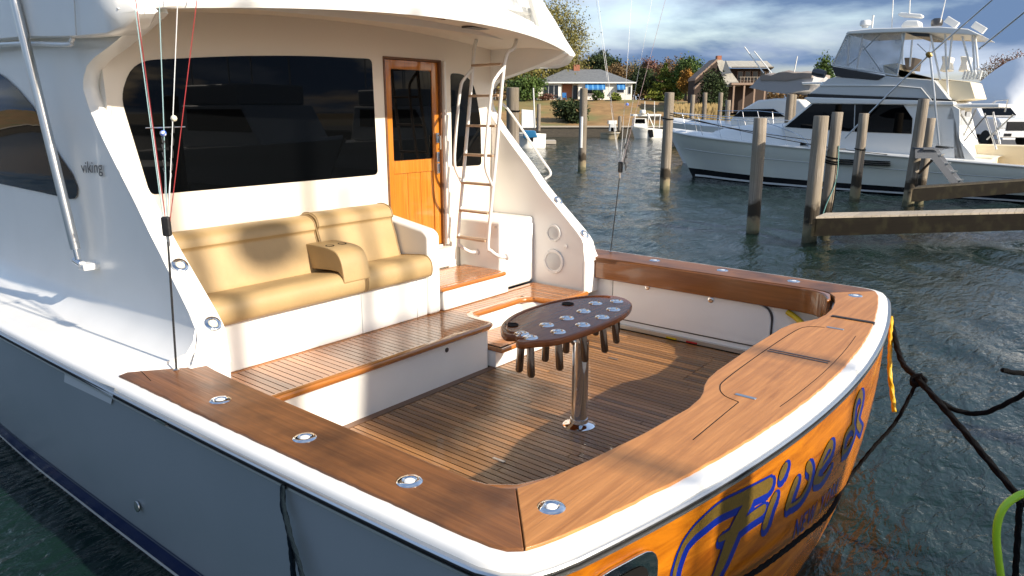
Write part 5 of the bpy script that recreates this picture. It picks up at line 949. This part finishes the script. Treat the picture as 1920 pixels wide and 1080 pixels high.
STROKES = [([(1262, 1100), (1268, 1062), (1282, 1022), (1300, 996), (1322, 975), (1352, 951), (1394, 931), (1442, 907)], [(0, .02), (.3, .03), (.6, .055), (1, .075)]),
           ([(1406, 938), (1388, 968), (1372, 1004), (1352, 1056), (1334, 1092)], [(0, .07), (.5, .095), (1, .05)]),
           ([(1350, 1008), (1378, 992), (1408, 968), (1431, 953)], [(0, .03), (.5, .05), (1, .055)]),
           ([(1452, 930), (1444, 950), (1434, 982)], [(0, .055), (1, .06)]), ([(1471, 876), (1465, 889)], [(0, .065), (1, .065)]),
           ([(1492, 901), (1484, 922), (1476, 947)], [(0, .06), (1, .06)]), ([(1476, 950), (1498, 936), (1514, 908), (1519, 884), (1514, 872)], [(0, .02), (.5, .03), (1, .06)]),
           ([(1527, 898), (1536, 872), (1552, 836), (1558, 834), (1556, 848), (1538, 876)], [(0, .055), (.5, .05), (1, .02)]), ([(1527, 900), (1540, 897), (1556, 872)], [(0, .05), (1, .02)]),
           ([(1578, 848), (1584, 818), (1596, 800), (1600, 812), (1590, 838), (1578, 850)], [(0, .035), (1, .035)]), ([(1597, 800), (1602, 760), (1611, 738), (1614, 752), (1606, 790), (1612, 806)], [(0, .05), (1, .05)])]
for pts, wds in STROKES:
    ribbon([(x + 2.5, y + 4) for x, y in pts], [(a, b_ + .05) for a, b_ in wds], .003, 'letter_outline', 'blue_ink'); ribbon(pts, wds, .0055, 'letter', 'gold')
def text_mesh(body, font_size=1.0):
    cu = bpy.data.curves.new('txt', 'FONT'); cu.body = body; cu.size = font_size; cu.offset = 0.008; cu.resolution_u = 3; ob = bpy.data.objects.new('txt', cu); col.objects.link(ob); bpy.context.view_layer.update()
    me = bpy.data.meshes.new_from_object(ob.evaluated_get(bpy.context.evaluated_depsgraph_get())); vs = [v.co.copy() for v in me.vertices]; fs = [tuple(p.vertices) for p in me.polygons]; bpy.data.objects.remove(ob); bpy.data.curves.remove(cu); bpy.data.meshes.remove(me); return vs, fs
x0, z0 = onT(1484, 1012); x1, z1 = onT(1566, 926)
adv = 0
for ch in 'NEW YORK':
    if ch == ' ': adv += .45; continue
    vs, fs = text_mesh(ch); wd_ = max(v.x for v in vs); k = (x1 - x0) / 6.2
    m_ = MB(); m_.add([ts(x0 + (adv + v.x) * k, z0 + (z1 - z0) * (adv + v.x) / 6.2 + v.y * .19, .004) for v in vs], fs); m_.build('letter', 'blue_ink', TRN, normals=False); adv += wd_ + .16
vs, fs = text_mesh('viking'); wd_ = max(v.x for v in vs); m_ = MB(); X0_ = -2.22
m_.add([(-(interp(2.47 + .115 * v.y, list(zip(hz, hx))) + .014), 5.87 - .37 * v.x / wd_, 2.455 + .115 * v.y + .02 * v.x / wd_) for v in vs], fs); m_.build('nameplate', 'logo_grey', B, normals=False)
for q_ in (((259, 691), (283, 714)),): MB().tube([at_z(*q_[0], ZC), at_z(*q_[1], ZC)], .0022, 5).build('scarf_joint', 'caulk', B)
MB().tube([at_x(139, -5, -2.372), at_x(141, 30, -2.372), at_x(143, 66, -2.368)], .004, 5).build('moulding_seam', 'yacht_grey', B)
# ---- port outrigger
OR = bpy.data.objects.new('outrigger', None); col.objects.link(OR); pb_ = at_x(148, 492, -2.33); place(OR, pb_, B)
tp = at_x(28, 0, -2.40); d_ = (tp - pb_).normalized(); MB().tube([pb_ + d_ * .10, pb_ + d_ * 1.5, pb_ + d_ * 6], [.034, .034, .026], 14).build('pole', 'brushed', OR, smooth=True)
MB().tube([pb_ + d_ * .0, pb_ + d_ * .12], .022, 10).build('pole_end', 'chrome', OR, smooth=True); MB().tube([pb_ + Vector((-.0, -.06, -.01)), pb_ + Vector((0, .05, .01))], .03, 12).build('hinge', 'chrome', OR, smooth=True)
MB().box(pb_.x - .02, pb_.x + .12, pb_.y - .13, pb_.y - .01, pb_.z - .05, pb_.z + .0).build('base_plate', 'white_enamel', OR, bevel=.012)

# ================================================================== TABLE
T_ = thing('rocket_launcher_table', (-.07, 2.87, ZS), 'dark varnished oval rod-holder table on a chrome pedestal in the cockpit', 'table')
ZT = 1.39
tp_ = [(p.x, p.y) for p in smooth_path([(-.70, 2.83, 0), (-.55, 2.735, 0), (-.3, 2.70, 0), (0, 2.69, 0), (.3, 2.715, 0), (.55, 2.80, 0), (.68, 2.92, 0), (.72, 3.05, 0), (.66, 3.18, 0), (.5, 3.29, 0), (.25, 3.37, 0), (0, 3.39, 0), (-.25, 3.37, 0), (-.5, 3.28, 0), (-.66, 3.15, 0), (-.705, 3.07, 0), (-.675, 3.01, 0), (-.70, 2.96, 0), (-.77, 2.93, 0), (-.77, 2.87, 0), (-.70, 2.83, 0)], 4)][:-1]
MB().prism(tp_, zp, ZT - .05, ZT).build('table_top', 'table_wood', T_, bevel=.016, seg=3)
cz = Vector((-.03, 3.05)); inn = [(lerp(x, -.03, .10), lerp(y, 3.14, .16)) for x, y in tp_]
MB().tube([(x, y, ZT + .002) for x, y in inn[28:76]], .008, 6).build('fiddle_rail', 'table_wood', T_, smooth=True)
MB().prism([(x_, y_) for x_, y_ in fillet([(-.40, 3.20), (-.02, 3.13), (.12, 3.16), (.18, 3.26), (.0, 3.30), (-.3, 3.29)], .05)], zp, ZT + .0008, ZT + .0022).build('tray', 'caulk', T_) if False else None
for x_, y_ in ((-.50, 3.185), (.24, 3.21)): MB().lathe([(.048, .003), (.05, .006), (.042, .006), (.040, .0015), (.001, .0015)], (x_, y_, ZT), (0, 0, 1), 20).build('cup_recess', 'caulk', T_, smooth=True)
RH = [(-.65, 2.90), (-.62, 3.0), (-.42, 2.83), (-.34, 2.99), (-.17, 2.79), (-.10, 2.98), (.09, 2.79), (.14, 2.99), (.33, 2.84), (.40, 3.05), (.56, 2.95)]
for x_, y_ in RH:
    flush_holder((x_, y_, ZT), (0, 0, 1), 'rod_holder', .055, T_); e_ = Vector((x_ * 1.04, y_ - (.0 if y_ > 2.93 else .03), ZT - .26)); MB().tube([(x_, y_, ZT - .045), e_, e_ - Vector((0, 0, .012))], [.027, .027, .018], 12).build('holder_tube', 'tube_steel', T_, smooth=True)
MB().lathe([(.062, .0), (.062, .66), (.058, .66)], (-.07, 2.87, ZS + .02), (0, 0, 1), 24).build('pedestal', 'chrome', T_, smooth=True)
MB().lathe([(.125, 0), (.125, .006), (.11, .016), (.08, .024), (.07, .03), (.066, .06), (.06, .062)], (-.07, 2.87, ZS), (0, 0, 1), 32).build('base_flange', 'chrome', T_, smooth=True)
for a in (-.16, .16): MB().tube([(-.07, 2.88, ZS + .62), (-.07 + a, 2.95, ZT - .045)], .022, 10).build('bracket_arm', 'chrome', T_, smooth=True)
MB().box(-.2, .1, 2.83, 3.02, ZT - .062, ZT - .05).build('bracket_plate', 'chrome', T_)

# ================================================================== LINES AND RIGS
def rig(name, base, block, tops, label, beads, s):
    o = thing(name, base, label, 'rigging'); MB().tube([base + UZ * .0, base + (block - base) * .96], .0065, 6).build('bungee', 'rubber', o); MB().lathe([(.016, 0), (.018, .006), (.006, .012)], base, (0, 0, 1), 12).build('eye', 'brushed', o)
    MB().obox(block + UZ * .05, RGT * .026, FWD * .018, UZ * .06).build('swivel_block', 'rubber', o, bevel=.012); MB().tube([block - UZ * .07, block], .009, 6).build('swivel', 'brushed', o)
    for i, (tp, m, kn) in enumerate(tops):
        MB().tube([block + UZ * .08 + RGT * (i - 2) * .008, tp], .0028 * s, 4).build('halyard', m, o)
    for c, m, r_ in beads: MB().lathe([(.001, -r_)] + [(r_ * math.cos(a), r_ * math.sin(a)) for a in (-1.1, -.6, 0, .6, 1.1)] + [(.001, r_)], c, (0, 0, 1), 12).build('bead', m, o, smooth=True)
    return o
b0 = Vector((-2.42, 4.31, ZC)); bl = at_y(314, 440, 4.33)
tops = [(at_y(x, -40, 4.42), m, 0) for x, m in ((246, 'line_teal'), (250, 'line_white'), (249, 'line_red'), (297, 'line_teal'), (335, 'line_white'), (374, 'line_red'))]
RG = rig('outrigger_rig', b0, bl, tops, 'port outrigger lines with blue and cream beads above a black bungee', [(at_y(306, 250, 4.36), 'bead_blue', .019), (at_y(326, 222, 4.36), 'bead_cream', .019)], 1.0)
MB().tube([at_y(273, 240, 4.37), at_y(347, 238, 4.37)], .004, 6).build('spreader', 'brushed', RG)
for px0, py0, px1, py1 in ((306, 262, 309, 320), (325, 232, 321, 325)):
    m_ = MB()
    for k in range(9): t = k / 8; c = at_y(lerp(px0, px1, t), lerp(py0, py1, t), 4.36); m_.tube([c + UZ * .018 + RGT * (.006 if k % 2 else -.006), c - UZ * .018], .005, 5)
    m_.build('snap_chain', 'dark_metal', RG)
    MB().tube([at_y(px1, py1, 4.36), bl + UZ * .1], .003, 4).build('leader', 'line_white', RG)
b1 = Vector((2.46, 4.12, ZC)); b1 = at_z(1165, 464, ZC); b1 = Vector((min(b1.x, 2.62), b1.y - .05, ZC)); bl1 = at_x(1163, 322, b1.x)
tops = [(at_x(x, -40, b1.x + .1), m, 0) for x, m in ((1112, 'line_white'), (1116, 'line_white'), (1187, 'line_white'), (1230, 'line_white'), (1258, 'line_pink'))]
RG2 = rig('outrigger_rig', b1, bl1, tops, 'starboard outrigger lines with a blue bead against the far lawn', [(at_x(1176, 196, b1.x), 'bead_blue', .018)], .75)
m_ = MB(); rnd = random.Random(2)
for k in range(9): c = at_x(lerp(1177, 1170, k / 8) + rnd.uniform(-3, 3), lerp(268, 315, k / 8), b1.x); m_.tube([c + UZ * .03, c - UZ * .03 + RGT * rnd.uniform(-.02, .02)], .007, 5)
m_.build('snap_chain', 'dark_metal', RG2)
# mooring lines off the starboard quarter (outside the hull, running aft to the off-frame dock)
def rope(name, pts, r_, m, label, n=8, cat='rope'):
    P = smooth_path(pts, 12); b = MB()
    if m.startswith('rope') and n == 8:          # three-strand lay
        Q = [P[0]]; acc = 0.0
        for a, c in zip(P, P[1:]):
            k = max(1, int((c - a).length / (r_ * .9))); Q += [a.lerp(c, (i + 1) / k) for i in range(k)]
        t0 = (Q[1] - Q[0]).normalized(); e = t0.orthogonal().normalized(); rings = []; L_ = 0.0
        for i, p in enumerate(Q):
            t = (Q[min(i + 1, len(Q) - 1)] - Q[max(i - 1, 0)]).normalized(); e = (e - t * e.dot(t)).normalized(); g = t.cross(e); L_ += (p - Q[max(i - 1, 0)]).length; tw = L_ / (r_ * 6.5) * 6.2832
            rings.append([p + (e * math.cos(a) + g * math.sin(a)) * r_ * (1 + .17 * math.cos(3 * a + tw)) for a in [k * 6.2832 / 12 for k in range(12)]])
        b.loft(rings)
    else: b.tube(P, r_, n)
    return tag(b.build(name, m, smooth=True, angle=180), label, cat)
kn = at_d(1722, 712, 5.1)
rope('mooring_line', [ts(2.3, 1.16, .03), at_d(1690, 676, 5.5), kn, at_d(1800, 800, 4.6), at_d(1905, 925, 4.1), at_d(1990, 1010, 3.8)], .021, 'rope_black', 'taut black mooring line from the quarter down to the lower right')
rope('mooring_line', [kn + UZ * .02, at_d(1748, 740, 5.0), at_d(1790, 768, 4.9), at_d(1840, 775, 4.8), at_d(1890, 755, 4.7), at_d(1940, 725, 4.6), at_d(2020, 660, 4.5)], .017, 'rope_black', 'slack black line sagging in a curve at the right edge')
def offT(px, py, d_): x_, z_ = onT(px, py); return ts(x_, z_, d_)
rope('mooring_line', [kn, at_d(1680, 790, 5.05), at_d(1635, 842, 4.98), at_d(1587, 903, 4.85), offT(1535, 955, .06), offT(1485, 1005, .04), offT(1410, 1060, .04), offT(1330, 1105, .04)], .013, 'rope_black', 'black doubled line running along the lower transom under the lettering')
rope('chafe_strap', [ts(2.25, 1.18, .035), at_d(1668, 690, 5.55), at_d(1672, 730, 5.5), at_d(1677, 772, 5.45)], .017, 'rope_yellow', 'short yellow strap hanging from the starboard quarter', cat='strap')
rope('knot', [kn + UZ * .03 + RGT * .03, kn + FWD * .03 + RGT * -.02, kn - UZ * .035 + RGT * -.03, kn - FWD * .03 + RGT * .03, kn + UZ * .02 + RGT * .02], .022, 'rope_black', 'fat knot where the black mooring lines meet', cat='knot')
hp_ = [at_d(x, y, 2.9) for x, y in ((1885, 1130), (1871, 1040), (1869, 990), (1880, 955), (1902, 934), (1930, 924), (1975, 930))]
rope('hose', hp_, .0165, 'hose_green', 'bright lime green hose looping at the lower right corner', 12, 'hose')
rope('mooring_line', [at_d(1912, 940, 3.2), at_d(1908, 1010, 3.2), at_d(1903, 1090, 3.2)], .014, 'rope_black', 'short black line hanging beside the green hose')
hk = [at_d(x, y, 5.0) for x, y in ((1879, 694), (1900, 698), (1940, 703))]; rope('line_end', hk, .018, 'rope_black', 'blunt black line end poking in at the right edge')
pf = at_x(531, 910, -2.75)
rope('fender_line', [pf, pf + Vector((-.01, .0, -.10)), at_x(541, 990, -2.77), at_x(548, 1052, -2.77), at_x(552, 1100, -2.77)], .012, 'rope_navy', 'dark teal fender line hanging on the grey hull', cat='rope')
rope('fender_line', [pf + Vector((-.01, 0, -.05)), at_x(538, 985, -2.775), at_x(556, 1040, -2.775), at_x(572, 1100, -2.775)], .010, 'rope_navy', 'second dark teal line twisted beside the first on the grey hull', cat='rope')
cy = [(2.33, 2.15, 1.06), (2.30, 2.05, 1.02), (2.22, 1.95, .98), (2.12, 1.90, .97), (2.0, 1.86, 1.0), (1.85, 1.82, 1.06)]
rope('shore_power_cable', cy, .028, 'cable_yellow', 'thick yellow shore power cable tucked under the starboard quarter', cat='cable')

# ---- the landing astern: piles whose shade falls on the transom (just out of frame)
for (x_, y_), r_, h_, lb in (((-1.05, -3.4), .15, 3.75, 'piling astern of the transom'), ((3.6, -5.0), .16, 3.2, 'piling astern off the starboard quarter')):
    pile('piling', (x_, y_, 0), 0, r_, lb, zt=h_)

# ---- added boat, unseen astern: tower top and whips put there to shade cockpit and sofa
K_ = thing('shade_tower_boat', (2, -13, 0), 'added sportfishing boat with a tall shading tower, unseen behind the camera', 'boat'); rk = hull_rings((-6, -13.2, 0), (7, -13.2, 0), 3.6, 1.7, 1.2, 1.2, n=14); hull_mesh(rk, 0, 9).build('hull', 'yacht_white', K_, smooth=True); deck_mesh(rk, .1).build('deck', 'yacht_white', K_)
MB().box(-2.5, 3.2, -14.5, -11.9, 1.3, 3.4).build('deckhouse', 'yacht_white', K_, bevel=.15); MB().box(-2.0, 3.25, -14.55, -11.85, 2.1, 2.9).build('window', 'glass_black', K_); MB().box(-1.2, 3.0, -14.4, -12.0, 5.4, 5.5).build('hardtop', 'yacht_white', K_, bevel=.03)
for x_ in (-1.0, 1.6):
    for y_ in (-14.2, -12.2): MB().tube([(x_ * 1.3 + .3, y_, 3.4), (x_ * .75 + .1, lerp(y_, -13.2, .3), 8.6), (x_ * .75 + .1, lerp(y_, -13.2, .3), 10.6)], .03, 8).build('tower_leg', 'brushed', K_)
MB().box(-.9, 1.4, -14.0, -12.4, 8.5, 8.56).build('tower_platform', 'yacht_white', K_); MB().box(.15, 1.75, -14.3, -12.0, 10.52, 10.62).build('shade_sheet', 'tarp_grey', K_, bevel=.04)  # top sheet added and sized to shade the sole and mezzanine riser
for x_, h_, r_ in ((-.42, 14.4, .085), (.85, 13.6, .075), (1.25, 12.9, .05)): MB().tube([(x_, -13.2, 10.6), (x_, -13.2, h_)], [r_, r_ * .75], 10).build('shade_mast', 'brushed', K_, smooth=True)  # poles added for the soft upright bands of shade on the sofa
MB().lathe([(.25, 0), (.3, .1), (.3, .25), (.1, .32)], (.2, -13.2, 12.2), (0, 0, 1), 14).build('radome', 'yacht_white', K_, smooth=True); MB().tube([(.85, -13.2, 12.2), (.2, -13.2, 12.22)], .04, 6).build('radome_arm', 'brushed', K_)

# ---- two plain boats farther along the landing astern, seen only as reflections in the saloon glass
for x_, lb in ((12.5, 'white boat moored astern to starboard, mirrored in the saloon window'), (21.5, 'farther white boat moored astern to starboard, mirrored in the saloon window')):
    N_ = thing('moored_boat', (x_, -16, 0), lb, 'boat'); rk = hull_rings((x_, -10.5, 0), (x_, -23, 0), 4.2, 1.9, 1.1, 1.2, n=14); hull_mesh(rk, 0, 9).build('hull', 'yacht_white', N_, smooth=True); deck_mesh(rk, .15).build('deck', 'yacht_white', N_, smooth=True)
    MB().prism([(-13.2, 1.5), (-14.4, 3.1), (-19, 3.1), (-19.4, 1.4)], lambda u, v, w_: (w_, u, v), x_ - 1.6, x_ + 1.6).build('deckhouse', 'yacht_white', N_, bevel=.08); MB().prism([(-13.75, 2.1), (-14.45, 2.95), (-18.5, 2.95), (-18.6, 2.1)], lambda u, v, w_: (w_, u, v), x_ - 1.63, x_ + 1.63).build('window', 'glass_black', N_)
    MB().box(x_ - 1.5, x_ + 1.5, -18.8, -14.8, 3.1, 3.9).build('bridge', 'yacht_grey', N_, bevel=.1); MB().box(x_ - 1.5, x_ + 1.5, -18.6, -15.2, 5.4, 5.5).build('hardtop', 'yacht_white', N_)
    for dx in (-1.35, 1.35):
        for y_ in (-18.3, -15.5): MB().tube([(x_ + dx, y_, 3.8), (x_ + dx, y_, 5.45)], .03, 6).build('hardtop_post', 'brushed', N_)
